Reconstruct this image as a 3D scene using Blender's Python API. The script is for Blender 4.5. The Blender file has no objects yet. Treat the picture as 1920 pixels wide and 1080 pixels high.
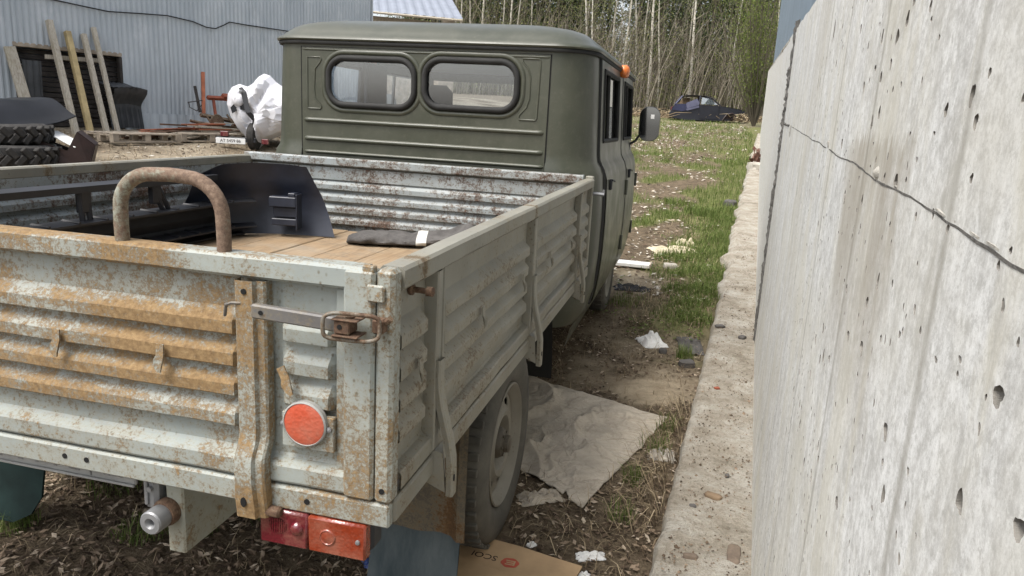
import bpy, bmesh, math, random
from mathutils import Vector, Matrix, noise, geometry
PI = math.pi
rad = math.radians
RN = random.Random(11)
sc = bpy.context.scene
COL = sc.collection

# ------------------------------------------------------------------ camera, sky, sun, exposure
cam_d = bpy.data.cameras.new('camera')
cam = bpy.data.objects.new('camera', cam_d)
COL.objects.link(cam)
cam.location = (1.4475, -1.1477, 1.4941)
cam.rotation_euler = (1.343691, -0.053699, 0.247233)
cam_d.sensor_width = 36.0
cam_d.lens = 36.0 * 1371.9 / 1920.0
cam_d.clip_start = 0.05
cam_d.clip_end = 2000
sc.camera = cam

SUN_EL, SUN_AZ = 60.0, 218.0        # azimuth clockwise from +Y: the light comes from behind the camera's left
world = bpy.data.worlds.new('World')
sc.world = world
world.use_nodes = True
wn = world.node_tree
wn.nodes.clear()
wo = wn.nodes.new('ShaderNodeOutputWorld')
wb = wn.nodes.new('ShaderNodeBackground')
ws = wn.nodes.new('ShaderNodeTexSky')
ws.sky_type = 'NISHITA'
ws.sun_disc = False
ws.sun_elevation = rad(SUN_EL)
ws.sun_rotation = rad(SUN_AZ)
ws.air_density = 1.0
ws.dust_density = 4.0
whs = wn.nodes.new('ShaderNodeHueSaturation')
whs.inputs['Saturation'].default_value = 0.38      # thin overcast: a paler sky
wn.links.new(ws.outputs[0], whs.inputs['Color'])
wn.links.new(whs.outputs[0], wb.inputs[0])
wb.inputs[1].default_value = 0.15
wn.links.new(wb.outputs[0], wo.inputs[0])

sun_d = bpy.data.lights.new('sun', 'SUN')
sun_d.energy = 1.5
sun_d.angle = rad(24)
sun_d.color = (1.0, 0.96, 0.90)
sun = bpy.data.objects.new('sun', sun_d)
COL.objects.link(sun)
sdir = Vector((math.sin(rad(SUN_AZ)) * math.cos(rad(SUN_EL)), math.cos(rad(SUN_AZ)) * math.cos(rad(SUN_EL)), math.sin(rad(SUN_EL))))
sun.rotation_euler = sdir.to_track_quat('Z', 'Y').to_euler()
sun.location = sdir * 60

vs = sc.view_settings
vs.view_transform = 'Standard'
vs.look = 'None'
vs.gamma = 1.0
vs.exposure = 1.12
vs.use_curve_mapping = False

# ------------------------------------------------------------------ node helper
class G:
    def __init__(s, name):
        s.m = bpy.data.materials.new(name)
        s.m.use_nodes = True
        s.t = s.m.node_tree
        s.b = s.t.nodes['Principled BSDF']
        s.tc = s.t.nodes.new('ShaderNodeTexCoord')
        s.obj = s.tc.outputs['Object']
        s.gen = s.tc.outputs['Generated']

    def n(s, typ, **kw):
        nd = s.t.nodes.new(typ)
        for k, v in kw.items():
            setattr(nd, k, v)
        return nd

    def put(s, sock, v):
        if hasattr(v, 'is_output'):
            s.t.links.new(v, sock)
        elif isinstance(v, (tuple, list)):
            sock.default_value = (*v[:3], 1.0) if len(sock.default_value) == 4 else v
        elif hasattr(sock.default_value, '__len__'):
            sock.default_value = (v, v, v, 1.0)[:len(sock.default_value)]
        else:
            sock.default_value = v

    def map(s, scale=(1, 1, 1), loc=(0, 0, 0), vec=None, rot=(0, 0, 0)):
        nd = s.n('ShaderNodeMapping')
        s.put(nd.inputs['Vector'], vec or s.obj)
        nd.inputs['Scale'].default_value = scale
        nd.inputs['Location'].default_value = loc
        nd.inputs['Rotation'].default_value = rot
        return nd.outputs[0]

    def noise(s, scale, detail=4, rough=.55, vec=None, dist=0.0):
        nd = s.n('ShaderNodeTexNoise')
        s.put(nd.inputs['Vector'], vec or s.obj)
        nd.inputs['Scale'].default_value = scale
        nd.inputs['Detail'].default_value = detail
        nd.inputs['Roughness'].default_value = rough
        nd.inputs['Distortion'].default_value = dist
        return nd.outputs['Fac']

    def voro(s, scale, vec=None, feature='F1', rnd=1.0):
        nd = s.n('ShaderNodeTexVoronoi', feature=feature)
        s.put(nd.inputs['Vector'], vec or s.obj)
        nd.inputs['Scale'].default_value = scale
        nd.inputs['Randomness'].default_value = rnd
        return nd.outputs['Distance']

    def wave(s, scale, vec=None, dist=2.0, detail=2, direction='X'):
        nd = s.n('ShaderNodeTexWave', bands_direction=direction)
        s.put(nd.inputs['Vector'], vec or s.obj)
        nd.inputs['Scale'].default_value = scale
        nd.inputs['Distortion'].default_value = dist
        nd.inputs['Detail'].default_value = detail
        return nd.outputs['Fac']

    def ramp(s, fac, stops, mode='LINEAR'):
        nd = s.n('ShaderNodeValToRGB')
        s.put(nd.inputs[0], fac)
        cr = nd.color_ramp
        cr.interpolation = mode
        while len(cr.elements) < len(stops):
            cr.elements.new(.5)
        for e, (p, c) in zip(cr.elements, stops):
            e.position = p
            e.color = (c, c, c, 1) if not isinstance(c, (tuple, list)) else (*c[:3], 1)
        return nd.outputs[0]

    def mix(s, fac, a, b, mode='MIX'):
        nd = s.n('ShaderNodeMix', data_type='RGBA', blend_type=mode)
        s.put(nd.inputs['Factor'], fac)
        s.put(nd.inputs['A'] if False else nd.inputs[6], a)
        s.put(nd.inputs[7], b)
        return nd.outputs[2]

    def math(s, op, a, b=0.0, clamp=False):
        nd = s.n('ShaderNodeMath', operation=op, use_clamp=clamp)
        s.put(nd.inputs[0], a)
        s.put(nd.inputs[1], b)
        return nd.outputs[0]

    def sep(s, vec=None):
        nd = s.n('ShaderNodeSeparateXYZ')
        s.put(nd.inputs[0], vec or s.obj)
        return nd.outputs

    def attr(s, name):
        return s.n('ShaderNodeAttribute', attribute_name=name).outputs['Fac']

    def bump(s, h, strength=.5, dist=.01, normal=None):
        nd = s.n('ShaderNodeBump')
        nd.inputs['Strength'].default_value = strength
        nd.inputs['Distance'].default_value = dist
        s.put(nd.inputs['Height'], h)
        if normal:
            s.put(nd.inputs['Normal'], normal)
        return nd.outputs[0]

    def done(s, col, rough=.6, metal=0.0, normal=None, spec=.5, coat=0.0):
        s.put(s.b.inputs['Base Color'], col)
        s.put(s.b.inputs['Roughness'], rough)
        s.put(s.b.inputs['Metallic'], metal)
        s.b.inputs['Specular IOR Level'].default_value = spec
        if coat:
            s.b.inputs['Coat Weight'].default_value = coat
            s.b.inputs['Coat Roughness'].default_value = .15
        if normal:
            s.put(s.b.inputs['Normal'], normal)
        return s.m


def plain(name, col, rough=.6, metal=0.0, var=.25, scale=8, bump=.15, spec=.4, coat=0.0):
    g = G(name)
    n = g.noise(scale, 6, .6)
    c = g.mix(g.ramp(n, [(.3, 0), (.7, 1)]), tuple(x * (1 - var) for x in col), tuple(min(1, x * (1 + var)) for x in col))
    return g.done(c, rough, metal, g.bump(g.noise(scale * 6, 4), bump, .003) if bump else None, spec, coat)


def rusty(name, paint, paint2, thr=.62, wearw=.5, fine=95, rust=((.10, .060, .029), (.215, .138, .063), (.335, .238, .122)), rough=.55, chip=False, dirt=.3, stainw=.6):
    """old painted sheet metal: paint, rust speckle and rust patches that grow with the 'wear' attribute"""
    g = G(name)
    big = g.noise(3.2, 6, .62)
    med = g.noise(17, 6, .66, dist=.6)
    fin = g.noise(fine, 5, .7)
    wear = g.attr('wear')
    spk = g.noise(fine * 2.4, 4, .75)
    m = g.math('ADD', g.math('MULTIPLY', med, .26), g.math('MULTIPLY', fin, .40))
    m = g.math('ADD', m, g.math('MULTIPLY', spk, .34))
    m = g.math('ADD', m, g.math('MULTIPLY', g.math('SUBTRACT', big, .5), .40))
    m = g.math('ADD', m, g.math('MULTIPLY', wear, wearw * .30))
    m = g.math('ADD', m, g.math('MULTIPLY', g.math('SUBTRACT', g.noise(14, 6, .7, g.map((1, 1, .12))), .5), .16))
    mask = g.ramp(m, [(thr - .02, 0), (thr + .06, 1)])
    ring = g.ramp(m, [(thr - .035, 0), (thr - .005, 1), (thr + .05, 0)])
    stain = g.ramp(m, [(thr - .12, 0), (thr + .04, 1)])
    base = g.mix(g.ramp(g.noise(5, 4), [(.35, 0), (.65, 1)]), paint, paint2)
    base = g.mix(g.math('MULTIPLY', stain, stainw), base, tuple(x * .62 for x in (.40, .325, .19)))
    dm = g.ramp(g.noise(2.3, 6, .7, g.map((1, 1, .6))), [(.42, 0), (.75, 1)])
    base = g.mix(g.math('MULTIPLY', dm, dirt), base, (.15, .128, .092))
    rc = g.ramp(g.noise(90, 6, .8), [(.28, rust[0]), (.5, rust[1]), (.74, rust[2])])
    spots = g.ramp(g.voro(75, g.map((1, 1, .7))), [(.10, 1), (.26, 0)])
    spots = g.math('MULTIPLY', spots, g.ramp(g.noise(7, 5, .7), [(.44, 0), (.60, 1)]))
    col = g.mix(mask, base, rc)
    col = g.mix(g.math('MULTIPLY', ring, .45), col, (.09, .055, .03))
    col = g.mix(g.math('MULTIPLY', spots, .8), col, (.115, .092, .056))
    h = g.math('ADD', g.math('MULTIPLY', mask, -.35 if chip else .25), g.math('MULTIPLY', fin, .35))
    r = g.mix(mask, rough, .88)
    return g.done(col, r, 0.0, g.bump(h, .55, .002), .42)

M = {}
M['bed_paint'] = rusty('bed_paint', (.25, .28, .27), (.31, .335, .31), .60, .60)
M['shaded_side_paint'] = rusty('shaded_side_paint', (.195, .192, .163), (.25, .242, .203), .645, .45, rust=((.075, .052, .031), (.13, .095, .056), (.20, .15, .092)), dirt=.55)  # dirty paint, its tone also darkened for the shade beside the wall
M['inner_paint'] = rusty('inner_paint', (.225, .255, .26), (.30, .33, .335), .555, .36, 55, ((.030, .022, .018), (.07, .045, .032), (.17, .09, .05)), chip=True, stainw=.15)
M['hoop_paint'] = rusty('hoop_paint', (.22, .24, .205), (.29, .31, .27), .53, .6, 50, ((.06, .04, .03), (.15, .10, .07), (.30, .22, .16)), chip=True)
M['rust_metal'] = rusty('rust_metal', (.10, .068, .048), (.15, .105, .075), .50, .3, 80, ((.04, .024, .016), (.095, .055, .034), (.17, .105, .062)))
M['guard_metal'] = rusty('guard_metal', (.060, .053, .042), (.092, .080, .063), .64, .62, 70, ((.05, .028, .014), (.11, .060, .025), (.17, .10, .045)))
M['frame_paint'] = rusty('frame_paint', (.25, .26, .225), (.31, .32, .27), .62, .5, 50)
M['latch_metal'] = rusty('latch_metal', (.075, .072, .07), (.16, .155, .15), .62, .9, 70, ((.04, .024, .016), (.095, .055, .034), (.17, .105, .062)), .5)
M['cab_paint'] = None
g = G('cab_paint')
dust = g.ramp(g.noise(4, 6, .65), [(.35, 0), (.75, 1)])
col = g.mix(g.math('MULTIPLY', dust, .6), (.044, .048, .032), (.082, .083, .060))
col = g.mix(g.ramp(g.noise(26, 7, .8), [(.52, 0), (.66, .4)]), col, (.095, .092, .070))
col = g.mix(g.ramp(g.voro(55), [(.02, .6), (.05, 0)]), col, (.13, .13, .11))
run = g.ramp(g.noise(11, 6, .7, g.map((1, 1, .12))), [(.52, 0), (.72, .35)])
col = g.mix(run, col, (.085, .082, .062))
M['cab_paint'] = g.done(col, g.mix(dust, .30, .55), 0, g.bump(g.noise(2.2, 3), .08, .02), .45, .08)

g = G('wood_floor')
v = g.map((9, .55, 9))
gr = g.noise(6, 8, .65, v, 1.2)
col = g.ramp(gr, [(.25, (.16, .105, .056)), (.5, (.27, .19, .112)), (.75, (.37, .285, .18))])
col = g.mix(g.math('MULTIPLY', g.ramp(g.noise(3, 6, .7), [(.5, 0), (.75, 1)]), .6), col, (.24, .15, .075))
col = g.mix(g.math('MULTIPLY', g.attr('rnd'), .35), col, (.22, .15, .08))
col = g.mix(g.math('MULTIPLY', g.ramp(g.noise(9, 8, .75), [(.5, 0), (.64, 1)]), .55), col, (.13, .10, .07))
col = g.mix(g.math('MULTIPLY', g.ramp(g.noise(2.2, 6, .7), [(.48, 0), (.62, 1)]), .4), col, (.34, .29, .22))
M['wood_floor'] = g.done(col, .75, 0, g.bump(gr, .5, .003))

g = G('old_timber')
v = g.map((14, 14, 1.1))
gr = g.noise(4, 8, .65, v, .8)
col = g.ramp(gr, [(.28, (.20, .17, .13)), (.5, (.40, .36, .29)), (.75, (.52, .48, .40))])
col = g.mix(g.math('MULTIPLY', g.ramp(g.noise(1.6, 6, .7), [(.5, 0), (.7, 1)]), .7), col, (.23, .20, .11))
M['old_timber'] = g.done(col, .85, 0, g.bump(gr, .4, .004))
M['yellow_timber'] = plain('yellow_timber', (.42, .33, .17), .85, 0, .3, 5)
M['dark_timber'] = plain('dark_timber', (.040, .034, .030), .85, 0, .55, 6)
M['pallet_wood'] = plain('pallet_wood', (.32, .27, .21), .9, 0, .35, 7)
M['log_brown'] = plain('log_brown', (.10, .055, .032), .85, 0, .4, 9)

g = G('wall_concrete')
# coordinates: local x runs along the wall, z up
streak = g.noise(6, 8, .72, g.map((1.0, 1.0, .22)), .6)
streak2 = g.noise(26, 7, .75, g.map((1, 1, .10)))
blot = g.noise(2.4, 7, .65)
mot = g.noise(14, 12, .85, g.map((1, 1, .6)), .3)
mot2 = g.noise(60, 9, .85)
fine = g.noise(260, 6, .85)
col = g.ramp(mot, [(.38, (.42, .415, .40)), (.47, (.54, .54, .53)), (.54, (.66, .665, .66)), (.63, (.76, .765, .765))])
col = g.mix(g.ramp(mot2, [(.43, .65), (.50, 0)]), col, (.37, .365, .35))
col = g.mix(g.ramp(mot2, [(.53, 0), (.61, .6)]), col, (.80, .805, .805))
col = g.mix(g.ramp(streak, [(.50, 0), (.62, .5)]), col, (.55, .525, .44))
col = g.mix(g.ramp(blot, [(.47, 0), (.62, .5)]), col, (.53, .51, .445))
col = g.mix(g.math('MULTIPLY', g.ramp(streak2, [(.58, 0), (.68, 1)]), .35), col, (.33, .315, .275))
col = g.mix(g.math('MULTIPLY', g.ramp(fine, [(.54, 0), (.64, 1)]), .45), col, (.28, .275, .25))
col = g.mix(g.math('MULTIPLY', g.ramp(fine, [(.30, 1), (.42, 0)]), .3), col, (.80, .80, .79))
xyz = g.sep()
def bandmask(u0, u1, z0, z1):
    a = g.math('MULTIPLY', g.ramp(g.math('ADD', g.math('MULTIPLY', g.math('SUBTRACT', xyz[0], u0), 1 / (u1 - u0)), g.math('MULTIPLY', g.math('SUBTRACT', streak, .5), .9)), [(0.0, 0), (.14, 1), (.8, 1), (1.0, 0)]),
               g.ramp(g.math('ADD', g.math('MULTIPLY', g.math('SUBTRACT', xyz[2], z0), 1 / (z1 - z0)), g.math('MULTIPLY', g.math('SUBTRACT', streak2, .5), .5)), [(0.0, 0), (.5, .85), (.97, 1), (1.0, 0)]))
    return g.math('MULTIPLY', a, g.ramp(g.noise(10, 6, .7, g.map((1, 1, .2))), [(.34, .05), (.52, 1)]))
# damp runs below and above the pour line, in their own ragged shapes
col = g.mix(g.math('MULTIPLY', bandmask(-.36, .22, 1.10, 1.50), .8), col, (.33, .30, .25))
col = g.mix(g.math('MULTIPLY', bandmask(-.45, .12, 1.42, 2.1), .45), col, (.40, .375, .30))
col = g.mix(g.math('MULTIPLY', bandmask(1.1, 1.5, .3, 2.1), .4), col, (.40, .375, .32))
col = g.mix(g.math('MULTIPLY', bandmask(-.2, .5, .1, .95), .35), col, (.45, .43, .36))
lin = g.ramp(g.wave(.62, g.map((1, 1, .02)), .5, 1, 'X'), [(.0, 1), (.006, 0)])
col = g.mix(g.math('MULTIPLY', lin, .55), col, (.25, .235, .20))
h = g.math('ADD', g.math('MULTIPLY', fine, .5), g.math('MULTIPLY', mot, .9))
h = g.math('ADD', h, g.math('MULTIPLY', lin, -.6))
col = g.mix(1.0, col, (.97, .97, .945), 'MULTIPLY')
M['wall_concrete'] = g.done(col, .85, 0, g.bump(h, .16, .004), .3)

g = G('footing_concrete')
a = g.noise(5, 8, .7)
b = g.noise(38, 6, .75)
col = g.ramp(a, [(.3, (.20, .172, .13)), (.47, (.36, .325, .265)), (.66, (.49, .465, .41))])
col = g.mix(g.math('MULTIPLY', g.ramp(b, [(.52, 0), (.68, 1)]), .6), col, (.16, .13, .09))
c2 = g.noise(120, 5, .8)
col = g.mix(g.ramp(c2, [(.54, 0), (.68, .65)]), col, (.11, .088, .06))
col = g.mix(g.ramp(g.noise(85, 5, .8), [(.58, 0), (.70, .6)]), col, (.50, .475, .41))
M['footing_concrete'] = g.done(col, .92, 0, g.bump(g.math('ADD', a, g.math('ADD', b, g.math('MULTIPLY', c2, .5))), 1.0, .02), .2)
M['rough_seam'] = plain('rough_seam', (.10, .095, .085), .95, 0, .6, 40, 1.0)
M['bead_concrete'] = plain('bead_concrete', (.34, .325, .285), .92, 0, .3, 25, .8)
M['pit_shade_concrete'] = plain('pit_shade_concrete', (.19, .18, .16), .95, 0, .35, 45, .6)  # darker than the wall face: shade inside the pits is painted in

g = G('ground_soil')
a = g.noise(.9, 8, .62)
b = g.noise(9, 8, .7)
c_ = g.noise(70, 5, .75)
soil = g.ramp(b, [(.3, (.05, .037, .025)), (.5, (.115, .087, .058)), (.7, (.21, .165, .11))])
soil = g.mix(g.ramp(c_, [(.5, 0), (.72, .8)]), soil, (.26, .21, .14))
sand = g.ramp(b, [(.3, (.25, .20, .135)), (.6, (.40, .335, .24))])
green = g.ramp(b, [(.3, (.07, .078, .028)), (.6, (.16, .165, .065))])
straw = g.ramp(b, [(.3, (.24, .195, .135)), (.6, (.44, .375, .28))])
col = g.mix(g.attr('sand'), soil, sand)
col = g.mix(g.attr('green'), col, green)
col = g.mix(g.attr('straw'), col, straw)
M['ground_soil'] = g.done(col, .95, 0, g.bump(g.math('ADD', b, g.math('MULTIPLY', c_, .6)), .9, .03), .15)


def tinted(name, stops, rough=.8, trans=0.0):
    g = G(name)
    col = g.ramp(g.attr('rnd'), stops)
    col = g.mix(g.math('MULTIPLY', g.ramp(g.noise(30, 3), [(.4, 0), (.7, 1)]), .3), col, tuple(x * .6 for x in stops[0][1]))
    m = g.done(col, rough, 0, None, .25)
    if trans:
        tr = g.n('ShaderNodeBsdfTranslucent')
        g.put(tr.inputs[0], col)
        mx = g.n('ShaderNodeMixShader')
        mx.inputs[0].default_value = trans
        g.t.links.new(g.b.outputs[0], mx.inputs[1])
        g.t.links.new(tr.outputs[0], mx.inputs[2])
        g.t.links.new(mx.outputs[0], g.t.nodes['Material Output'].inputs[0])
    return m

M['grass_green'] = tinted('grass_green', [(0, (.075, .115, .025)), (.5, (.13, .185, .045)), (1, (.24, .27, .095))], .7, .3)
M['grass_dry'] = tinted('grass_dry', [(0, (.11, .08, .05)), (.5, (.26, .20, .125)), (1, (.46, .38, .25))], .9)
M['leaf_litter'] = tinted('leaf_litter', [(0, (.045, .032, .022)), (.4, (.14, .10, .068)), (.75, (.29, .22, .155)), (1, (.52, .44, .34))], .9)
M['pale_chips'] = tinted('pale_chips', [(0, (.30, .26, .20)), (.5, (.48, .43, .35)), (1, (.74, .71, .64))], .9)
M['spruce'] = tinted('spruce', [(0, (.022, .036, .014)), (.6, (.048, .070, .024)), (1, (.09, .11, .04))], .8)
M['young_leaf'] = tinted('young_leaf', [(0, (.09, .13, .025)), (.5, (.15, .20, .045)), (1, (.24, .27, .08))], .7, .35)
M['olive_leaf'] = tinted('olive_leaf', [(0, (.08, .095, .03)), (.5, (.16, .18, .06)), (1, (.27, .28, .11))], .8, .25)
M['twig'] = tinted('twig', [(0, (.05, .043, .032)), (.5, (.15, .13, .095)), (1, (.42, .375, .295))], .9)
g = G('birch_bark')
col = g.ramp(g.noise(3, 5, .7, g.map((2, 2, 5))), [(.36, (.07, .06, .05)), (.44, (.42, .39, .32)), (.6, (.58, .55, .47))])
M['birch_bark'] = g.done(col, .8)
M['brown_bark'] = plain('brown_bark', (.10, .08, .06), .95, 0, .4, 6)

g = G('cladding')
col = g.ramp(g.noise(1.4, 6, .65, g.map((1, 1, .4))), [(.3, (.36, .40, .425)), (.6, (.47, .505, .525))])
col = g.mix(g.math('MULTIPLY', g.ramp(g.noise(6, 6, .7, g.map((1, 1, .3))), [(.6, 0), (.8, 1)]), .5), col, (.46, .49, .50))
col = g.mix(g.math('MULTIPLY', g.attr('rnd'), .35), col, (.30, .335, .365))
col = g.mix(g.ramp(g.noise(2.2, 8, .75, g.map((1, 1, .5))), [(.52, 0), (.66, .55)]), col, (.56, .585, .60))
col = g.mix(g.ramp(g.noise(5, 7, .75, g.map((1, 1, .25))), [(.56, 0), (.70, .45)]), col, (.24, .26, .27))
M['cladding'] = g.done(col, .45, .0, g.bump(g.noise(2.5, 4), .25, .05), .5)
M['roof_metal'] = plain('roof_metal', (.24, .26, .30), .4, .2, .15, 2)
M['fence_sheet'] = plain('fence_sheet', (.15, .19, .225), .5, .1, .15, 1.5)
M['grey_sheet'] = plain('grey_sheet', (.075, .08, .085), .55, .2, .3, 4)
M['black_plastic'] = plain('black_plastic', (.014, .015, .018), .5, 0, .4, 7, .1, .45)
M['blue_black_plastic'] = plain('blue_black_plastic', (.019, .023, .036), .42, 0, .5, 5, .1, .5)
M['black_rubber'] = plain('black_rubber', (.018, .018, .017), .75, 0, .3, 12)
g = G('tyre_rubber')
dm = g.ramp(g.noise(5, 6, .7), [(.3, 0), (.7, 1)])
M['tyre_rubber'] = g.done(g.mix(dm, (.065, .063, .056), (.135, .127, .108)), .85, 0, g.bump(g.noise(40, 4), .3, .003), .3)
M['dark_tyre'] = plain('dark_tyre', (.030, .028, .026), .85, 0, .5, 9)
g = G('flap_rubber')
dm = g.ramp(g.noise(7, 6, .7, g.map((1, 1, .25))), [(.4, 0), (.75, 1)])
M['flap_rubber'] = g.done(g.mix(dm, (.036, .054, .062), (.12, .14, .145)), .6, 0, g.bump(g.noise(30, 4), .2, .003), .4)
M['green_flap'] = plain('green_flap', (.012, .026, .024), .75, 0, .35, 8, .1, .2)
M['rim_paint'] = rusty('rim_paint', (.17, .162, .135), (.23, .218, .185), .70, .4, 60, dirt=.5)
M['sack_cloth'] = None
g = G('sack_cloth')
wv = g.noise(6, 6, .7)
nv = g.n('ShaderNodeTexNoise')
g.put(nv.inputs['Vector'], g.obj)
nv.inputs['Scale'].default_value = 5
nv.inputs['Detail'].default_value = 5
va = g.n('ShaderNodeVectorMath', operation='MULTIPLY_ADD')
g.put(va.inputs[0], nv.outputs['Color'])
va.inputs[1].default_value = (.35, .35, .35)
g.put(va.inputs[2], g.obj)
cr = g.ramp(g.voro(6.5, va.outputs[0], 'DISTANCE_TO_EDGE'), [(.0, 1), (.05, 0)])
cr2 = g.ramp(g.voro(15, va.outputs[0], 'DISTANCE_TO_EDGE'), [(.0, 1), (.06, 0)])
col = g.ramp(wv, [(.3, (.37, .325, .26)), (.65, (.52, .465, .38))])
col = g.mix(g.math('MULTIPLY', g.ramp(g.math('ABSOLUTE', g.math('SUBTRACT', g.noise(5, 4, .6, None, .8), .5)), [(.0, 1), (.010, 0)]), .35), col, (.24, .20, .155))
col = g.mix(g.math('MULTIPLY', cr, .16), col, (.26, .22, .17))
col = g.mix(g.math('MULTIPLY', cr2, .06), col, (.26, .22, .17))
col = g.mix(g.ramp(g.noise(45, 6, .8), [(.5, 0), (.66, .5)]), col, (.33, .29, .235))
col = g.mix(g.math('MULTIPLY', g.ramp(g.noise(2.1, 5), [(.52, 0), (.7, 1)]), .5), col, (.40, .36, .30))
M['sack_cloth'] = g.done(col, .9, 0, g.bump(g.math('ADD', g.noise(10, 6, .6, None, .6), g.math('ADD', g.math('MULTIPLY', cr, .35), g.math('MULTIPLY', cr2, .12))), .6, .02), .2)
M['cardboard'] = plain('cardboard', (.40, .275, .155), .9, 0, .22, 6)
M['print_dark'] = plain('print_dark', (.045, .030, .025), .9, 0, .3, 20, 0)
M['print_red'] = plain('print_red', (.36, .075, .045), .9, 0, .25, 20, 0)
M['white_plastic'] = plain('white_plastic', (.72, .72, .70), .5, 0, .1, 4, .1)
M['cream_cloth'] = plain('cream_cloth', (.52, .46, .33), .9, 0, .25, 8)
M['white_tarp'] = plain('white_tarp', (.62, .62, .645), .6, 0, .06, 3, .1)
M['blue_print'] = plain('blue_print', (.035, .075, .26), .4, 0, .3, 20, 0)
M['grey_fabric'] = None
g = G('grey_fabric')
col = g.ramp(g.noise(9, 6, .7), [(.3, (.055, .052, .050)), (.7, (.13, .122, .115))])
M['grey_fabric'] = g.done(col, .92, 0, g.bump(g.noise(11, 5, .6, None, 1.0), .7, .02), .2)
M['white_strip'] = plain('white_strip', (.50, .49, .45), .8, 0, .15, 20)
M['steel_grey'] = plain('steel_grey', (.24, .245, .25), .45, .4, .25, 14)
M['plate_grey'] = plain('plate_grey', (.30, .30, .285), .6, 0, .2, 10)
M['hole_black'] = plain('hole_black', (.006, .006, .006), .9, 0, 0, 4, 0)
M['seat_dark'] = plain('seat_dark', (.030, .034, .042), .8, 0, .3, 6)
M['seat_blue'] = plain('seat_blue', (.10, .26, .36), .8, 0, .25, 6)
M['headliner'] = plain('headliner', (.42, .45, .50), .9, 0, .1, 4)
M['red_oxide'] = plain('red_oxide', (.26, .075, .042), .8, 0, .4, 7)
M['orange_rust'] = plain('orange_rust', (.33, .11, .055), .8, 0, .4, 7)
M['brown_metal'] = plain('brown_metal', (.022, .010, .008), .5, 0, .35, 6)
M['black_sheet'] = plain('black_sheet', (.008, .009, .012), .45, 0, .4, 2, .1, .4)
M['wreck_blue'] = plain('wreck_blue', (.024, .027, .062), .42, .1, .3, 3, .05)
M['wreck_black'] = plain('wreck_black', (.008, .009, .015), .5, 0, .3, 3, .05)
M['wreck_panel'] = plain('wreck_panel', (.085, .088, .14), .5, 0, .25, 3, .05)
M['plant_red'] = plain('plant_red', (.14, .07, .05), .9)
M['stone'] = plain('stone', (.36, .335, .29), .9, 0, .3, 14, .6)
M['dark_stone'] = plain('dark_stone', (.085, .08, .075), .9, 0, .35, 14, .6)
M['brick_dark'] = plain('brick_dark', (.13, .10, .075), .95, 0, .35, 18, .7)
M['brown_wood'] = plain('brown_wood', (.17, .12, .075), .9, 0, .4, 12)


def lens(name, col, rough=.25):
    g = G(name)
    n = g.voro(160, None)
    c = g.mix(g.ramp(g.noise(14, 5, .7), [(.45, 0), (.75, .55)]), col, (.33, .17, .12))
    return g.done(c, rough, 0, g.bump(n, .35, .002), .6, .3)

M['lens_red'] = lens('lens_red', (.10, .005, .012))
M['lens_orange'] = lens('lens_orange', (.19, .024, .007))
M['lens_amber'] = lens('lens_amber', (.70, .17, .02))
M['reflector_orange'] = lens('reflector_orange', (.44, .065, .026), .5)


def glass(name, tint=(.9, .95, .95), refl=1.0, dark=0.0):
    m = bpy.data.materials.new(name)
    m.use_nodes = True
    t = m.node_tree
    t.nodes.clear()
    out = t.nodes.new('ShaderNodeOutputMaterial')
    tr = t.nodes.new('ShaderNodeBsdfTransparent')
    tr.inputs[0].default_value = (*tint, 1)
    gl = t.nodes.new('ShaderNodeBsdfGlossy')
    gl.inputs['Roughness'].default_value = .02
    fr = t.nodes.new('ShaderNodeFresnel')
    fr.inputs[0].default_value = 1.5
    ma = t.nodes.new('ShaderNodeMath')
    ma.operation = 'MULTIPLY_ADD'
    ma.inputs[1].default_value = refl
    ma.inputs[2].default_value = dark
    mx = t.nodes.new('ShaderNodeMixShader')
    t.links.new(fr.outputs[0], ma.inputs[0])
    t.links.new(ma.outputs[0], mx.inputs[0])
    t.links.new(tr.outputs[0], mx.inputs[1])
    t.links.new(gl.outputs[0], mx.inputs[2])
    t.links.new(mx.outputs[0], out.inputs[0])
    return m

M['glass'] = glass('glass', (.92, .96, 1.0), 1.2, .09)
M['dark_glass'] = glass('dark_glass', (.30, .34, .35), 1.2, .08)
g = G('mirror_glass')
M['mirror_glass'] = g.done((.40, .42, .43), .05, 1.0)
M['pale_glass'] = glass('pale_glass', (.75, .80, .80), 1.2, .22)

# ------------------------------------------------------------------ mesh helper
def nz(x, y, z=0.0, s=1.0):
    return noise.noise(Vector((x * s, y * s, z * s)))


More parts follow.
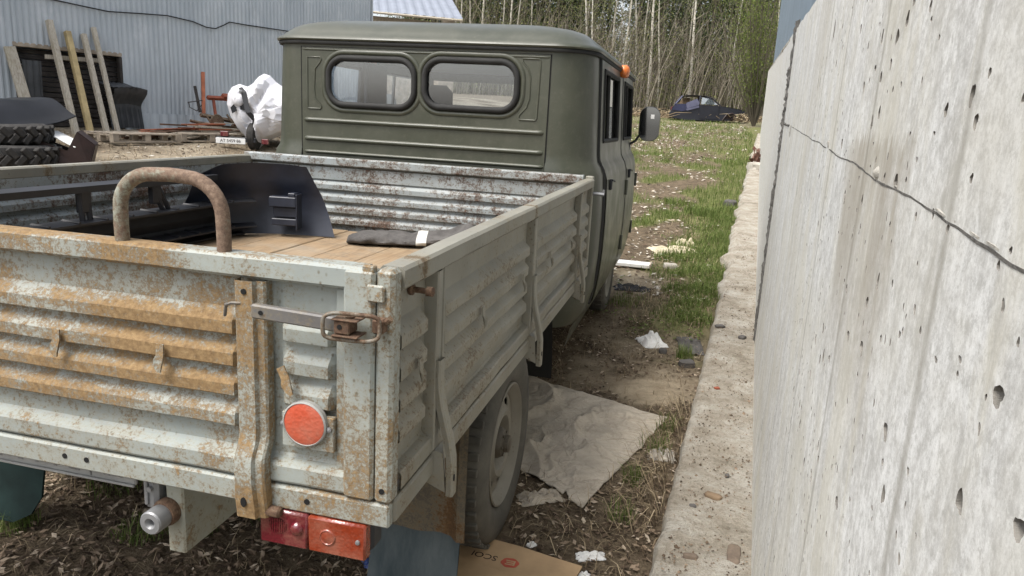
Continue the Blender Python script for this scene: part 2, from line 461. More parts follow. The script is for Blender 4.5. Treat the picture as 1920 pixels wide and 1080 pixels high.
class MB:
    def __init__(s):
        s.v, s.f, s.w, s.r = [], [], [], []
        s.extra = {}

    def add(s, vs, fs, wear=0.0, rnd=0.0):
        o = len(s.v)
        s.v += [tuple(q) for q in vs]
        s.f += [tuple(i + o for i in q) for q in fs]
        s.w += wear if isinstance(wear, list) else [wear] * len(vs)
        s.r += rnd if isinstance(rnd, list) else [rnd] * len(vs)
        return s

    def box(s, x0, x1, y0, y1, z0, z1, b=0.0, mt=None, wear=0.0, rnd=0.0):
        c = Vector(((x0 + x1) / 2, (y0 + y1) / 2, (z0 + z1) / 2))
        h = (abs(x1 - x0) / 2, abs(y1 - y0) / 2, abs(z1 - z0) / 2)
        b = min(b, min(h) * .9)
        vs, idx = [], {}
        for sx in (-1, 1):
            for sy in (-1, 1):
                for sz in (-1, 1):
                    if b:
                        for k, q in enumerate(((h[0], h[1] - b, h[2] - b), (h[0] - b, h[1], h[2] - b), (h[0] - b, h[1] - b, h[2]))):
                            idx[sx, sy, sz, k] = len(vs)
                            vs.append(Vector((sx * q[0], sy * q[1], sz * q[2])))
                    else:
                        for k in range(3):
                            idx[sx, sy, sz, k] = len(vs)
                        vs.append(Vector((sx * h[0], sy * h[1], sz * h[2])))
        fs = []
        for a in (-1, 1):
            fs.append([idx[a, p, q, 0] for p, q in ((-1, -1), (1, -1), (1, 1), (-1, 1))][::a])
            fs.append([idx[p, a, q, 1] for p, q in ((-1, -1), (-1, 1), (1, 1), (1, -1))][::a])
            fs.append([idx[p, q, a, 2] for p, q in ((-1, -1), (1, -1), (1, 1), (-1, 1))][::a])
        if b:
            for a in (-1, 1):
                for e in (-1, 1):
                    o = a * e
                    fs.append([idx[a, e, -1, 0], idx[a, e, -1, 1], idx[a, e, 1, 1], idx[a, e, 1, 0]][::o])
                    fs.append([idx[a, -1, e, 0], idx[a, 1, e, 0], idx[a, 1, e, 2], idx[a, -1, e, 2]][::o])
                    fs.append([idx[-1, a, e, 1], idx[-1, a, e, 2], idx[1, a, e, 2], idx[1, a, e, 1]][::o])
                    for q in (-1, 1):
                        fs.append([idx[a, e, q, 0], idx[a, e, q, 1], idx[a, e, q, 2]][::a * e * q])
        vs = [c + q for q in vs]
        if mt is not None:
            vs = [mt @ q for q in vs]
        return s.add(vs, fs, wear, rnd)

    def tube(s, pts, r, n=8, cap=True, wear=0.0, rnd=0.0, flat=1.0):
        pts = [Vector(p) for p in pts]
        rs = r if isinstance(r, (list, tuple)) else [r] * len(pts)
        d = (pts[1] - pts[0]).normalized()
        up = Vector((0, 0, 1)) if abs(d.z) < .9 else Vector((1, 0, 0))
        a = d.cross(up).normalized()
        vs, fs = [], []
        for i, p in enumerate(pts):
            if 0 < i < len(pts) - 1:
                d = ((pts[i] - pts[i - 1]).normalized() + (pts[i + 1] - pts[i]).normalized()).normalized()
            elif i:
                d = (pts[i] - pts[i - 1]).normalized()
            a = (a - d * a.dot(d)).normalized()
            b = d.cross(a)
            for k in range(n):
                t = 2 * PI * k / n
                vs.append(p + (a * math.cos(t) + b * math.sin(t) * flat) * rs[i])
        for i in range(len(pts) - 1):
            for k in range(n):
                fs.append((i * n + k, i * n + (k + 1) % n, (i + 1) * n + (k + 1) % n, (i + 1) * n + k))
        if cap:
            fs.append(tuple(range(n))[::-1])
            fs.append(tuple((len(pts) - 1) * n + k for k in range(n)))
        return s.add(vs, fs, wear, rnd)

    def lathe(s, prof, org, axis, n=24, cap=True, wear=0.0):
        """prof: list of (radius, height along axis)"""
        axis = Vector(axis).normalized()
        up = Vector((0, 0, 1)) if abs(axis.z) < .9 else Vector((1, 0, 0))
        a = axis.cross(up).normalized()
        b = axis.cross(a)
        org = Vector(org)
        vs, fs = [], []
        for r, h in prof:
            for k in range(n):
                t = 2 * PI * k / n
                vs.append(org + axis * h + (a * math.cos(t) + b * math.sin(t)) * r)
        for i in range(len(prof) - 1):
            for k in range(n):
                fs.append((i * n + k, i * n + (k + 1) % n, (i + 1) * n + (k + 1) % n, (i + 1) * n + k))
        if cap:
            fs.append(tuple(range(n))[::-1])
            fs.append(tuple((len(prof) - 1) * n + k for k in range(n)))
        return s.add(vs, fs, wear)

    def grid(s, nu, nv, fn, wearfn=None, skip=None, rnd=0.0):
        vs, wr, fs = [], [], []
        for i in range(nu + 1):
            for j in range(nv + 1):
                vs.append(fn(i, j))
                wr.append(wearfn(i, j) if wearfn else 0.0)
        for i in range(nu):
            for j in range(nv):
                if skip and skip(i, j):
                    continue
                q = i * (nv + 1) + j
                fs.append((q, q + nv + 1, q + nv + 2, q + 1))
        return s.add(vs, fs, wr, rnd)

    def prism(s, poly, fn, d0, d1, wear=0.0, rnd=0.0):
        """poly 2-D outline, fn(a, b, depth) -> point"""
        n = len(poly)
        vs = [fn(a, b, d0) for a, b in poly] + [fn(a, b, d1) for a, b in poly]
        fs = [tuple(range(n))[::-1], tuple(range(n, 2 * n))] + [(i, (i + 1) % n, n + (i + 1) % n, n + i) for i in range(n)]
        return s.add(vs, fs, wear, rnd)

    def mesh(s, name, smooth=35, recalc=True, org=(0, 0, 0)):
        me = bpy.data.meshes.new(name)
        o = Vector(org)
        me.from_pydata([tuple(Vector(q) - o) for q in s.v], [], s.f)
        if any(s.w):
            me.attributes.new('wear', 'FLOAT', 'POINT').data.foreach_set('value', s.w)
        if any(s.r):
            me.attributes.new('rnd', 'FLOAT', 'POINT').data.foreach_set('value', s.r)
        for k, vals in s.extra.items():
            me.attributes.new(k, 'FLOAT', 'POINT').data.foreach_set('value', vals)
        if recalc:
            bm = bmesh.new()
            bm.from_mesh(me)
            bmesh.ops.recalc_face_normals(bm, faces=bm.faces)
            bm.to_mesh(me)
            bm.free()
        if smooth:
            me.shade_smooth()
            me.set_sharp_from_angle(angle=rad(smooth))
        me.validate()
        return me


def wloc(o):
    v = Vector((0, 0, 0))
    while o:
        v += o.location
        o = o.parent
    return v


def link(name, me, mat, parent=None, loc=None):
    o = bpy.data.objects.new(name, me)
    COL.objects.link(o)
    if mat is not None and me is not None and not me.materials:
        me.materials.append(M[mat] if isinstance(mat, str) else mat)
    if parent:
        o.parent = parent
    if loc is not None:
        o.location = loc
    return o


def obj(mb, name, mat, parent=None, smooth=35, recalc=True, org=None, label=None):
    """mesh built in world coordinates; the origin moves to org (top level) or to the parent's origin"""
    if parent:
        base = wloc(parent)
        ob = link(name, mb.mesh(name, smooth, recalc, base), mat, parent)
    else:
        if org is None:
            xs = [q[0] for q in mb.v]; ys = [q[1] for q in mb.v]; zs = [q[2] for q in mb.v]
            org = ((min(xs) + max(xs)) / 2, (min(ys) + max(ys)) / 2, min(zs))
        ob = link(name, mb.mesh(name, smooth, recalc, org), mat, None, org)
    if label:
        ob['label'] = label
    return ob


def tag(o, label, cat, group=None):
    o['label'] = label
    o['category'] = cat
    if group:
        o['group'] = group
    return o


def kind(o, k, label=None):
    o['kind'] = k
    if label:
        o['label'] = label
    return o


def empty(name, loc, label, cat, group=None, rz=0.0):
    o = bpy.data.objects.new(name, None)
    o.empty_display_size = .2
    COL.objects.link(o)
    o.location = loc
    o.rotation_euler = (0, 0, rz)
    return tag(o, label, cat, group)


def copy_tree(o, parent=None):
    c = o.copy()
    COL.objects.link(c)
    c.parent = parent
    for ch in list(o.children):
        copy_tree(ch, c)
    return c


def cdt(outer, holes, extra=()):
    """triangulate an outline; returns points, triangles of the plate"""
    pts, faces = [], []
    for lp in [outer] + list(holes):
        if sum(lp[i - 1][0] * lp[i][1] - lp[i][0] * lp[i - 1][1] for i in range(len(lp))) < 0:
            lp = lp[::-1]
        o = len(pts)
        pts += [Vector(p) for p in lp]
        faces.append(list(range(o, o + len(lp))))
    pts += [Vector(p) for p in extra]
    v, e, f, ov, oe, of = geometry.delaunay_2d_cdt(pts, [], faces, 1, 1e-6)
    return v, [t for t, src in zip(f, of) if 0 in src and len(src) == 1]


def rrect(cx, cy, hx, hy, r, n=6):
    out = []
    for k, (sx, sy) in enumerate(((1, 1), (-1, 1), (-1, -1), (1, -1))):
        for i in range(n + 1):
            t = PI / 2 * k + PI / 2 * i / n
            out.append((cx + sx * (hx - r) + r * math.cos(t), cy + sy * (hy - r) + r * math.sin(t)))
    return out


def text_mesh(body, size, ext=.001):
    cu = bpy.data.curves.new('lettering', 'FONT')
    cu.body = body
    cu.size = size
    cu.extrude = ext
    cu.resolution_u = 3
    cu.align_x = 'CENTER'
    cu.align_y = 'CENTER'
    o = bpy.data.objects.new('lettering_curve', cu)
    COL.objects.link(o)
    dg = bpy.context.evaluated_depsgraph_get()
    me = bpy.data.meshes.new_from_object(o.evaluated_get(dg))
    bpy.data.objects.remove(o)
    return me

# ------------------------------------------------------------------ ground height
def ramp0(t, s=1.0):
    return (t + math.sqrt(t * t + s)) / 2

def gbase(x, y):
    yy = min(y, 75)
    return .048 * (ramp0(yy - 3.2, .8) - .06) + min(.095 * ramp0(-x - 2.6, .5), .80)

def gz(x, y):
    z = gbase(x, y)
    near = max(0, 1 - (abs(x - .5) + abs(y - 1)) / 14)
    return z + .012 * nz(x, y, 0, 2.1) + .010 * nz(x, y, 3, 6.0) * near + .015 * nz(x, y, 7, .5)

WS = .0692
def wx(y):
    return 1.68 + WS * y
def lx(y):
    return 1.372 + .0775 * y

# ================================================================== GROUND
def axis(stops):
    out = []
    for a, b, n in stops:
        out += [a + (b - a) * i / n for i in range(n)]
    out.append(stops[-1][1])
    return out

GX = axis([(-160, -20, 14), (-20, -5, 30), (-5, -1.2, 38), (-1.2, 2.2, 68), (2.2, 8, 24), (8, 160, 16)])
GY = axis([(-60, -3, 10), (-3, -.5, 20), (-.5, 4.5, 100), (4.5, 14, 76), (14, 60, 70), (60, 220, 12)])
def sm(t):
    t = max(0, min(1, t))
    return t * t * (3 - 2 * t)
def m_green(x, y):
    # grass along the footing and in the lane ahead of the truck
    e = lx(y) - x
    a = sm(1 - abs(e - .30) / .42) if y > 3.4 else 0
    b = sm((y - 5.2) / 2) * sm((nz(x, y * .55, 1, 1.7) + .02 + .36 * sm((lx(y) - x < .7) * 1.0)) * 2.2) if x > -.5 else 0
    far = sm((y - 15) / 8) * .62 if x > -6 else 0
    near = sm(nz(x, y, 9, 1.3) * 3 - .5) * .5 if y < 3 and x < .2 else 0
    return min(1, max(a * sm((nz(x, y, 4, 1.2) + .5) * 2), b, far * sm(nz(x, y * .4, 2, .9) * 1.6 + .75), near))
def m_sand(x, y):
    a = sm(1 - ((x - 1.2) ** 2 / .30 + (y - 3.3) ** 2 / 2.6)) if x < 1.9 else 0
    b = sm(1 - ((x - .95) ** 2 / .25 + (y - 5.4) ** 2 / .5))
    return min(1, (a * .95 + b) * sm((nz(x, y, 5, 2.5) + .55) * 1.6))
def m_straw(x, y):
    return sm((-x - 3.0) / 2) * .85 * sm(nz(x, y, 8, 1.1) * 1.5 + .8) if y < 40 else .3
mb = MB()
nx_, ny_ = len(GX) - 1, len(GY) - 1
mb.grid(nx_, ny_, lambda i, j: (GX[i], GY[j], gz(GX[i], GY[j])))
mb.extra['green'] = [m_green(q[0], q[1]) for q in mb.v]
mb.extra['sand'] = [m_sand(q[0], q[1]) for q in mb.v]
mb.extra['straw'] = [m_straw(q[0], q[1]) for q in mb.v]
kind(obj(mb, 'ground', 'ground_soil', None, 60, False, (0, 0, 0)), 'structure')

# concrete footing in front of the wall: a rough, chipped step
FY = axis([(-3, .5, 30), (.5, 4.6, 220), (4.6, 9, 130), (9, 31, 90)])
mb = MB()
NF = 22
def footing(i, j):
    y = FY[i]
    chip = sm((y - 4.4) / .8)
    e = lx(y) + .010 * nz(y, 0, 0, 9) + chip * (.07 * nz(y, 3, 0, 2.4) + .04 * nz(y, 5, 0, 7)) - .045 * sm((y - 5) / 3)
    top = gbase(1.2, y) + .125 + .012 * nz(e, y, 2, 4)
    xw_ = wx(y) + .05
    if j == 0:
        return (e - .012 + .02 * nz(y, 8, 1, 6), y, gbase(1.2, y) - .25)
    if j == 1:
        return (e - .012 + .012 * nz(y, 2, 1, 8), y, top - .05 + .02 * nz(y, 1, 5, 10))
    t = (j - 2) / (NF - 2)
    x = e + (xw_ - e) * t
    edge = max(0, 1 - t * 9)
    return (x, y, top - .008 * edge * (1 + nz(x, y, 3, 11)) + .008 * nz(x, y, 6, 9) + .009 * nz(x, y, 1, 26) - chip * .03 * edge)
mb.grid(len(FY) - 1, NF, footing)
kind(obj(mb, 'concrete_footing', 'footing_concrete', None, 70, False, (1.5, 0, 0)), 'structure', 'chipped beige concrete footing running along the foot of the wall')
def ftop(y):
    return gbase(1.2, y) + .125

# ================================================================== CONCRETE WALL
wall = empty('concrete_wall', (wx(0), 0, 0), 'tall pale grey cast concrete wall with pits and streaks beside the truck', 'wall')
wang = math.atan2(1, WS)         # local x runs along the wall
wall.rotation_euler = (0, 0, wang)
WL = math.sqrt(1 + WS * WS)
def wtop(y):
    return 1.86 + .066 * y
def wall_panel(y0, y1, pits, name):
    u0, u1 = y0 * WL, y1 * WL
    zb0, zb1 = gbase(1.2, y0) - .2, gbase(1.2, y1) - .2
    n = 14
    outer = [(u0, zb0), (u1, zb1)] + [(u1 - .004 * (k % 2), zb1 + (wtop(y1) - zb1) * k / n) for k in range(1, n)]
    outer += [(u1 + (u0 - u1) * k / 40, wtop(y1 + (y0 - y1) * k / 40) + .006 * RN.uniform(-1, 1)) for k in range(0, 41)]
    holes, info = [], []
    for (u, z, a, b) in pits:
        ok = all(abs(u - q[0]) > (a + q[2]) * 1.25 or abs(z - q[1]) > (b + q[3]) * 1.2 for q in info)
        if not ok:
            continue
        info.append((u, z, a, b))
        ph = RN.uniform(0, 6.28)
        pts = []
        for k in range(12):
            t = 2 * PI * k / 12
            rr = 1 + .26 * math.sin(2 * t + ph) * RN.uniform(.3, 1) + .15 * math.sin(3 * t + ph * 2) + RN.uniform(-.05, .05)
            pts.append((u + a * rr * math.cos(t) + b * .12 * math.sin(t), z + b * rr * math.sin(t)))
        holes.append(pts)
    v, tri = cdt(outer, holes)
    mb = MB()
    fn = lambda u, z, d: (u, -d, z)       # local frame: -y points into the ground behind the face; see rotation below
    mb.add([(q[0], 0.0, q[1]) for q in v], [tuple(reversed(t)) for t in tri])
    # sides and back give the wall its thickness
    bx = MB().box(u0 + .001, u1 - .001, -.34, -.03, min(zb0, zb1), wtop(y0) - .03)
    bx.v = [(q[0], q[1], wtop(q[0] / WL) - .012 if q[2] > 1.4 else q[2]) for q in bx.v]
    mb.add(bx.v, bx.f)
    top = MB().box(u0 + .001, u1 - .001, -.04, -.001, 0, 1)
    mb.add([(q[0], q[1], wtop(q[0] / WL) - (.010 if q[2] > .5 else .03)) for q in top.v], top.f)
    # bowls
    bowls = MB()
    for pts, (u, z, a, b) in zip(holes, info):
        dep = -min(.026, max(.005, a * 2.4))
        rings = [pts, [(u + (p[0] - u) * .9, z + (p[1] - z) * .9) for p in pts], [(u + (p[0] - u) * .4, z + (p[1] - z) * .5) for p in pts]]
        vs = []
        for r_, d in zip(rings, (0, dep * .75, dep)):
            vs += [(p[0], d, p[1]) for p in r_]
        fs = [(i * 12 + k, i * 12 + (k + 1) % 12, (i + 1) * 12 + (k + 1) % 12, (i + 1) * 12 + k) for i in (0, 1) for k in range(12)]
        fs.append(tuple(24 + k for k in range(12)))
        bowls.add(vs, fs)
    o = link(name, mb.mesh(name, 0, False), 'wall_concrete', wall)
    if info:
        b_ = link('air_pit', bowls.mesh('air_pit', 40, False), 'pit_shade_concrete', o)
        b_['kind'] = 'stuff'
        b_['label'] = 'small elongated air holes in the concrete face'
    return o
# rotate so that local +y faces the truck (-x world)
wall.rotation_euler = (0, 0, wang)
pits = []
for k in range(120):
    pits.append((RN.uniform(-.80, .75), RN.uniform(.25, 2.0), RN.uniform(.0055, .0110), RN.uniform(.0050, .0110)))
for (u, z, a, b) in ((-.45, 1.62, .009, .03), (-.62, 1.05, .011, .034), (-.10, 1.62, .010, .03), (-.42, 1.22, .009, .026), (-.3, .84, .011, .034), (.05, .95, .010, .026), (-.25, .62, .012, .038),
                     (.28, 1.05, .009, .024), (-.2, 1.3, .007, .022), (.2, .45, .008, .05), (1.6, .42, .012, .07), (.9, 1.75, .012, .09), (-.6, .75, .012, .03), (.4, 1.86, .018, .07), (-.5, 1.85, .008, .026), (.0, 1.78, .007, .022)):
    pits.insert(0, (u, z, a * 1.1, b * .34))
for k in range(1000):
    pits.append((RN.uniform(-.85, 1.3), RN.uniform(.15, 2.0), RN.uniform(.0020, .0048), RN.uniform(.0020, .0050)))
for k in range(60):
    pits.append((RN.uniform(1.0, 3.4), RN.uniform(.3, 2.0), RN.uniform(.003, .007), RN.uniform(.007, .02)))
wall_panel(-3.2, 3.78, pits, 'wall_panel')
far_p = [(RN.uniform(4.1, 8), RN.uniform(.6, 2.1), RN.uniform(.006, .012), RN.uniform(.02, .05)) for _ in range(26)]
wall_panel(3.93, 30, far_p, 'wall_panel')
# rough seam between the two pours
mb = MB()
def seam(i, j):
    z = .05 + 2.1 * i / 110
    u = 3.62 * WL + .40 * j / 8 + .02 * nz(z, j, 2, 5)
    return (u, (.004 if 0 < j < 8 else -.02) + .016 * nz(u, z, 1, 22) + .012 * nz(u, z, 5, 55), z)
mb.grid(110, 8, seam)
link('rough_seam', mb.mesh('rough_seam', 0, False), 'rough_seam', wall)
# pour line: a ragged bead of squeezed-out cement, then a thin crack
mb = MB()
pts, rs = [], []
for i in range(420):
    u = -1.6 + 5.3 * i / 419
    gap = 0.35 + .65 * sm((nz(u, 3, 0, 3.1) + .5) * 1.6)
    pts.append((u, -.0016 + .001 * nz(u, 1, 0, 14), 1.452 + .031 * u + .005 * nz(u, 0, 0, 4) + .0012 * nz(u, 0, 0, 25)))
    rs.append((.0012 + .0032 * abs(nz(u, 9, 0, 20))) * gap * (.55 + .45 * sm((.9 - u) / .8)))
mb.tube(pts, rs, 7)
link('pour_line', mb.mesh('pour_line', 50, False), 'bead_concrete', wall)
mb = MB()
mb.tube([(p[0], -.0012, p[2] - .0030 - .001 * abs(nz(p[0], 4, 0, 11))) for p in pts], [.0019 + .0012 * nz(p[0], 7, 0, 9) for p in pts], 5)
link('dark_joint', mb.mesh('dark_joint', 0, False), 'rough_seam', wall)
mb = MB()
mb.tube([(2.85 + .9 * i / 14, .001, 1.540 + .020 * i / 14 - .004 * (i % 3)) for i in range(15)], .0035, 5)
link('crack', mb.mesh('crack', 0, False), 'rough_seam', wall)
for (u, z, s_) in ((2.62, 1.51, .045), (-.12, 1.452, .012), (.6, 1.478, .012)):
    mb = MB()
    def lump(i, j):
        t, r_ = 2 * PI * i / 14, j / 5
        q = s_ * r_ * (1 + .35 * nz(math.cos(t) + u, math.sin(t), z, 1.5))
        q *= 1 + .3 * nz(t * 3, u, 5)
        return (u + q * math.cos(t), .0045 * (1 - r_ * r_) * (1 + 1.5 * nz(u + q * math.cos(t), z + q * math.sin(t), 2, 70)) - .001, z + q * math.sin(t) * .8)
    mb.grid(14, 5, lump)
    link('cement_patch', mb.mesh('cement_patch', 60, False), 'bead_concrete', wall)

# rough, broken top edge of the pour
mb = MB()
ed = [(-3.0 + 32.8 * (i / 260) ** 1.6) for i in range(261)]
mb.tube([(y * WL, -.03 + .012 * nz(y, 1, 0, 6), wtop(y) - .012 + .012 * nz(y, 5, 0, 7)) for y in ed], [(.020 + .012 * sm((y - 2) / 4)) * (1 + .35 * nz(y, 2, 0, 8) + .2 * nz(y, 2, 4, 30)) for y in ed], 8)
link('top_edge', mb.mesh('top_edge', 40, False), 'footing_concrete', wall)
# sheet-metal fence standing on top of the wall
fence = empty('sheet_fence', (wx(0) + .15, 0, 1.7), 'blue grey profiled metal fence standing on top of the concrete wall', 'fence')
k = 0
y = -3.0
while y < 29.5:
    y1 = min(y + 1.15, 29.8)
    mb = MB()
    n = 26
    def fs_(i, j, y=y, y1=y1):
        yy = y + (y1 - y) * i / n
        off = .016 if (i % 4) in (1, 2) else 0.0
        return (wx(yy) + .16 - off + (.004 if k % 2 else 0), yy, wtop(yy) - .25 + (3.3 if j else 0))
    mb.grid(n, 1, fs_)
    obj(mb, 'fence_panel', 'fence_sheet', fence, 0, False)
    y = y1 - .02
    k += 1

# ================================================================== CORRUGATED BUILDING ON THE LEFT
BA = Vector((-9.35, 8.5, 0)); BD = Vector((.28628, .95815, 0)); BN = Vector((.95815, -.28628, 0))
def bp(t, z, out=0.0):
    return BA + BD * t + BN * out + Vector((0, 0, z))
bld = empty('corrugated_building', tuple(bp(3, .8)), 'large shed clad in blue grey corrugated metal with a boarded opening', 'building')
T0, T1 = -12.0, 8.66
OP0, OP1, OPB, OPT = .26, 2.0, .55, 2.25
def sheet(t0, t1, z0, z1, nm='cladding_sheet', seed=0):
    mb = MB()
    pitch = .1
    n = max(4, int(round((t1 - t0) / pitch)) * 4)
    rows = 6
    def fn(i, j):
        t = t0 + (t1 - t0) * i / n
        z = z0 + (z1 - z0) * j / rows
        off = .016 if (i % 4) in (1, 2) else 0.0
        dent = .035 * nz(t, z, 3, 1.1) * sm((2.6 - z) / 1.2) * sm((t - 1.9) / .6) + .008 * nz(t, z, 1, .8)
        return bp(t, z, off + dent + .004 * (seed % 2))
    mb.grid(n, rows, fn, rnd=RN.random())
    return obj(mb, nm, 'cladding', bld, 0, False)
cuts = [T0, -10, -8, -6, -4, -2.2, -1.0, OP0, OP1, 3.0, 3.95, 4.9, 5.85, 6.42, 7.4, T1]
for i in range(len(cuts) - 1):
    a, b = cuts[i], cuts[i + 1]
    if a == OP0:
        sheet(a, b + .02, OPT, 6.2, seed=i)
    else:
        low = 1.22 if a >= OP1 else .3
        sheet(a, b + .02, low, 6.2, seed=i)
mb = MB()
def plinth(i, j):
    t = OP1 + (T1 - OP1) * i / 140
    return bp(t, .5 + .73 * j, (.02 if i % 4 in (1, 2) else .0) + .03)
mb.grid(140, 1, plinth)
obj(mb, 'base_strip', 'cladding', bld, 0, False)
# end wall, back and roof as separate faces, leaving the front open behind the sheets
mb = MB()
mb.add([bp(T1, .2, 0), bp(T1, .2, -8), bp(T1, 6.2, -8), bp(T1, 6.2, 0)], [(0, 1, 2, 3)])
mb.add([bp(T0, .2, 0), bp(T0, .2, -8), bp(T0, 6.2, -8), bp(T0, 6.2, 0)], [(0, 1, 2, 3)])
mb.add([bp(T0, .2, -8), bp(T1, .2, -8), bp(T1, 6.2, -8), bp(T0, 6.2, -8)], [(0, 1, 2, 3)])
obj(mb, 'side_wall', 'cladding', bld, 0)
mb = MB()
mb.add([bp(T0 - .3, 6.15, .4), bp(T1 + .3, 6.15, .4), bp(T1 + .3, 7.6, -4), bp(T0 - .3, 7.6, -4)], [(0, 1, 2, 3)])
mb.add([bp(T0 - .3, 6.15, -8.4), bp(T1 + .3, 6.15, -8.4), bp(T1 + .3, 7.6, -4), bp(T0 - .3, 7.6, -4)], [(0, 1, 2, 3)])
obj(mb, 'roof', 'roof_metal', bld, 0)
# corner trim
mb = MB()
mb.add([bp(T1 - .01, .3, .03), bp(T1 + .05, .3, .03), bp(T1 + .05, .3, -.1), bp(T1 - .01, 6.2, .03), bp(T1 + .05, 6.2, .03), bp(T1 + .05, 6.2, -.1)], [(0, 1, 4, 3), (1, 2, 5, 4)])
obj(mb, 'corner_trim', 'cladding', bld, 0)
# boarded opening: dark horizontal boards behind a timber frame
z = .45
i = 0
while z < 2.3:
    h = .075 + .02 * RN.random()
    mb = MB()
    d0 = -.16 + .025 * RN.random()
    q = MB().box(OP0 - .1, OP1 + .55, d0 - .03, d0, z, z + h - .012, .006)
    mb.add([bp(a[0], a[2] + .012 * nz(a[0], i, 0, 3), a[1]) for a in q.v], q.f, 0.0, RN.random())
    obj(mb, 'dark_board', 'dark_timber', bld, 0)
    z += h
    i += 1
for (a, b, c, d, nm) in ((OP0 - .04, OP1 + .04, 2.20, 2.27, 'opening_lintel'), (OP1 - .02, OP1 + .04, .5, 2.2, 'opening_jamb'), (OP0 - .05, OP0 + .0, .5, 2.2, 'opening_jamb')):
    q = MB().box(a, b, -.08, .02, c, d, .008)
    mb = MB().add([bp(v[0], v[2], v[1]) for v in q.v], q.f)
    obj(mb, nm, 'dark_timber' if 'jamb' in nm else 'pallet_wood', bld, 0)
# black cable sagging along the cladding
mb = MB()
ctl = [(-1.5, 3.05), (.92, 2.99), (1.4, 2.96), (1.82, 2.94), (2.4, 2.99), (2.95, 3.03), (3.5, 3.0), (3.8, 2.93), (4.0, 2.93), (4.2, 3.02), (4.35, 3.10), (4.8, 3.10), (5.6, 3.11), (6.26, 3.12), (7.2, 3.2), (8.6, 3.25)]
mb.tube([bp(t, z, .05 + .01 * math.sin(t * 5)) for t, z in ctl], .012, 6)
tag(obj(mb, 'power_cable', 'black_rubber', None, 40), 'thin black cable strung loosely along the grey corrugated shed wall', 'cable')

# lower roof showing behind the shed's end
shed = empty('lean_to_shed', (-9.5, 26, gbase(-9.5, 26)), 'lower shed with pale ribbed metal roof behind the corrugated shed', 'building')
mb = MB()
E0, E1 = Vector((-10.9, 24.15, 4.97)), Vector((-7.15, 25.05, 4.83))
RD = Vector((-2.2, 4.6, 1.62))
n = 46
def rf(i, j):
    p = E0 + (E1 - E0) * (i / n) + RD * j
    return p + Vector((0, 0, .03 if i % 4 in (1, 2) else 0))
mb.grid(n, 1, rf)
obj(mb, 'roof', 'roof_metal', shed, 0, False)
mb = MB()
F0, F1 = E0 + Vector((.1, .3, -.12)), E1 + Vector((-.4, .35, -.10))
mb.add([(F0.x, F0.y, 1), (F1.x, F1.y, 1), tuple(F1), tuple(F0)], [(0, 1, 2, 3)])
G1 = F1 + RD * .88
mb.add([(F1.x, F1.y, 1), (G1.x, G1.y, 1), tuple(G1), tuple(F1)], [(0, 1, 2, 3)])
obj(mb, 'wall', 'pallet_wood', shed, 0)
mb = MB()
mb.tube([E0 + Vector((0, -.02, -.03)), E1 + Vector((0, -.02, -.03))], .045, 6)
obj(mb, 'eave_board', 'old_timber', shed, 0)

# ================================================================== FOREST EDGE
def ribbon(mb, pts, w, rnd, n=3):
    mb.tube(pts, [w * (1 - .75 * i / (len(pts) - 1)) for i in range(len(pts))], n, False, 0.0, rnd)

def leafquad(mb, c, s, rnd, rg=RN):
    a = Vector((rg.gauss(0, 1), rg.gauss(0, 1), rg.gauss(0, 1))).normalized()
    b = a.orthogonal().normalized()
    b.rotate(Matrix.Rotation(rg.uniform(0, 6.28), 3, a))
    c_ = a.cross(b)
    mb.add([c + b * s, c + c_ * s * .55, c - b * s, c - c_ * s * .55], [(0, 1, 2, 3)], 0.0, rnd)

def birch_mesh(seed, H, r0, leafy, lean, bark_rnd=1):
    rg = random.Random(seed)
    tr, cr, lf = MB(), MB(), MB()
    n = 9
    ax, ay = rg.uniform(-1, 1) * lean, rg.uniform(-1, 1) * lean
    pts = []
    for i in range(n + 1):
        t = i / n
        pts.append(Vector((ax * H * t * t + .12 * nz(t * 3, seed, 1), ay * H * t * t + .12 * nz(t * 3, seed, 9), H * t)))
    tr.tube(pts, [r0 * (1 - .85 * i / n) + .006 for i in range(n + 1)], 6)
    for k in range(int(H * 3.2)):
        t = rg.uniform(.22, .98)
        i = min(n - 1, int(t * n))
        p = pts[i].lerp(pts[i + 1], t * n - i)
        az = rg.uniform(0, 6.28)
        L = (1 - t * .6) * H * rg.uniform(.10, .2)
        d = Vector((math.cos(az), math.sin(az), rg.uniform(.7, 1.8))).normalized()
        q = [p, p + d * L * .5, p + d * L + Vector((0, 0, -.08 * L))]
        ribbon(cr, q, r0 * .26 * (1 - t) + .008, rg.uniform(.3, .9))
        for s in range(4):
            a = q[0].lerp(q[2], rg.uniform(.3, 1))
            e = a + Vector((rg.gauss(0, .3), rg.gauss(0, .3), rg.gauss(.1, .25))) * L * .8
            ribbon(cr, [a, a.lerp(e, .5), e], .006, rg.uniform(.2, .7))
            for s2 in range(leafy):
                leafquad(lf, a.lerp(e, rg.random()) + Vector((rg.gauss(0, .07), rg.gauss(0, .07), rg.gauss(0, .07))), rg.uniform(.02, .045), rg.random(), rg)
    return tr.mesh('trunk', 50, False), cr.mesh('crown', 0, False), (lf.mesh('foliage', 0, False) if leafy else None)

def place_tree(name, meshes, mats, names, loc, rz, s, label, cat, group):
    root = empty(name, loc, label, cat, group, rz)
    root.scale = (s, s, s)
    for me, mt, nm in zip(meshes, mats, names):
        if me:
            o = link(nm, me, mt, root)
            if nm in ('branches', 'foliage', 'crown', 'stem'):
                o['kind'] = 'stuff'
    return root

